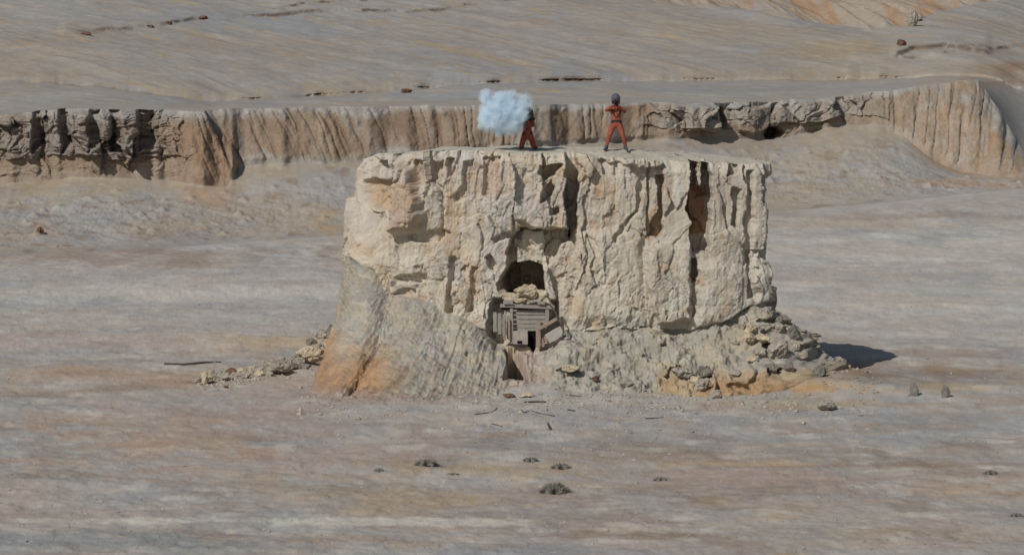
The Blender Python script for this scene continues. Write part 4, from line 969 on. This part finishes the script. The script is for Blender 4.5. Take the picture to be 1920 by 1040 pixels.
hand(kn, (0, -.29, 1.0), (-.03, -.31, 1.02), (-.7, -.6, .1), (0, 0, 1), (.3, -.7, 0)); hand(kn, (-.30, -.43, .975), (-.32, -.46, 1.01), (.3, -.8, .2), (-1, 0, 0), (0, 0, 1))
person_common(kn, (.035, -.11, 1.27), (-.75, -.7, 0), .59, (0, 0), (.152, .122))
skin('harness', [(-.14, -.15, .98, .022, .012), (-.12, -.19, .86, .022, .012), (-.01, -.145, .68, .022, .012), (.10, -.175, .86, .022, .012), (.12, -.13, .98, .022, .012)], [(0, 1), (1, 2), (2, 3), (3, 4)], M_gear, kn, 1)
rifle((-.75, -.66, .0), Vector(PK) + Vector((-.02, -.28, 1.02)), 'dark rifle held by the kneeling person, muzzle in the smoke')

# ------------------------------------------------------------------ gun smoke
def smoke():
    dd = 103.6; sc = dd / F
    c0 = Vector(ray(945, 212, dd))
    L = [(930, 216, 30, 0), (953, 198, 26, .15), (914, 226, 20, -.1), (913, 183, 14, 0), (983, 191, 16, .1), (956, 228, 26, .1), (938, 240, 15, 0), (940, 186, 14, -.1), (972, 214, 18, 0)]
    B = [(Vector(ray(x, y, dd)) - c0 + Vector((0, o_, 0)), r_ * sc) for x, y, r_, o_ in L]
    bm = bmesh.new(); bmesh.ops.create_icosphere(bm, subdivisions=6, radius=1)
    co = np.array([v_.co[:] for v_ in bm.verts]); n = fbm(co[:, 0] * 3, co[:, 1] * 3, co[:, 2] * 3, 4, 400)
    for v_, nn_ in zip(bm.verts, n):
        dr = v_.co.normalized(); best = .15
        for c, r_ in B:
            q = dr.dot(c); e_ = r_ * r_ * 1.85 - (c.length_squared - q * q)
            if e_ > 0: best = max(best, q + math.sqrt(e_))
        v_.co = dr * (best * (1 + .07 * nn_))
    bmesh.ops.smooth_vert(bm, verts=bm.verts, factor=.5, use_axis_x=True, use_axis_y=True, use_axis_z=True)
    me = bpy.data.meshes.new('smoke_puff'); bm.to_mesh(me); bm.free()
    m = bpy.data.materials.new('gun smoke'); m.use_nodes = True; t = m.node_tree; t.nodes.clear()
    out = t.nodes.new('ShaderNodeOutputMaterial'); vs = t.nodes.new('ShaderNodeVolumePrincipled')
    vs.inputs['Color'].default_value = (.88, .957, 1.0, 1); vs.inputs['Anisotropy'].default_value = 0.0
    t.links.new(vs.outputs[0], out.inputs['Volume'])
    tc = t.nodes.new('ShaderNodeTexCoord'); nz = t.nodes.new('ShaderNodeTexNoise'); nz.inputs['Scale'].default_value = 4.5; nz.inputs['Detail'].default_value = 5
    t.links.new(tc.outputs['Object'], nz.inputs['Vector'])
    sub = t.nodes.new('ShaderNodeVectorMath'); sub.operation = 'MULTIPLY_ADD'; sub.inputs[1].default_value = (.6, .6, .6)
    t.links.new(nz.outputs['Color'], sub.inputs[0]); t.links.new(tc.outputs['Object'], sub.inputs[2])
    tot = None
    for c, r_ in B:
        ds = t.nodes.new('ShaderNodeVectorMath'); ds.operation = 'DISTANCE'; ds.inputs[1].default_value = (c.x + .3, c.y + .3, c.z + .3)
        t.links.new(sub.outputs[0], ds.inputs[0])
        mr = t.nodes.new('ShaderNodeMapRange'); mr.interpolation_type = 'SMOOTHSTEP'; mr.inputs['From Min'].default_value = r_ * 1.28; mr.inputs['From Max'].default_value = r_ * .2
        t.links.new(ds.outputs['Value'], mr.inputs['Value'])
        if tot is None: tot = mr.outputs[0]
        else:
            mx = t.nodes.new('ShaderNodeMath'); mx.operation = 'MAXIMUM'; t.links.new(tot, mx.inputs[0]); t.links.new(mr.outputs[0], mx.inputs[1]); tot = mx.outputs[0]
    ml = t.nodes.new('ShaderNodeMath'); ml.operation = 'MULTIPLY'; ml.inputs[1].default_value = 15
    n2 = t.nodes.new('ShaderNodeTexNoise'); n2.inputs['Scale'].default_value = 3.2; n2.inputs['Detail'].default_value = 6; n2.inputs['Roughness'].default_value = .65
    t.links.new(tc.outputs['Object'], n2.inputs['Vector'])
    r2 = t.nodes.new('ShaderNodeMapRange'); r2.inputs['From Min'].default_value = .38; r2.inputs['From Max'].default_value = .62; r2.inputs['To Min'].default_value = 0.0; r2.inputs['To Max'].default_value = 2.0
    t.links.new(n2.outputs['Fac'], r2.inputs['Value']); pw_ = t.nodes.new('ShaderNodeMath'); pw_.operation = 'MULTIPLY'
    t.links.new(tot, pw_.inputs[0]); t.links.new(r2.outputs[0], pw_.inputs[1]); t.links.new(pw_.outputs[0], ml.inputs[0]); t.links.new(ml.outputs[0], vs.inputs['Density'])
    o = link('smoke_puff', me, m); o.location = c0
    tag(o, 'bluish white puff of gun smoke hanging in front of the kneeling person', 'smoke'); return o
smoke()
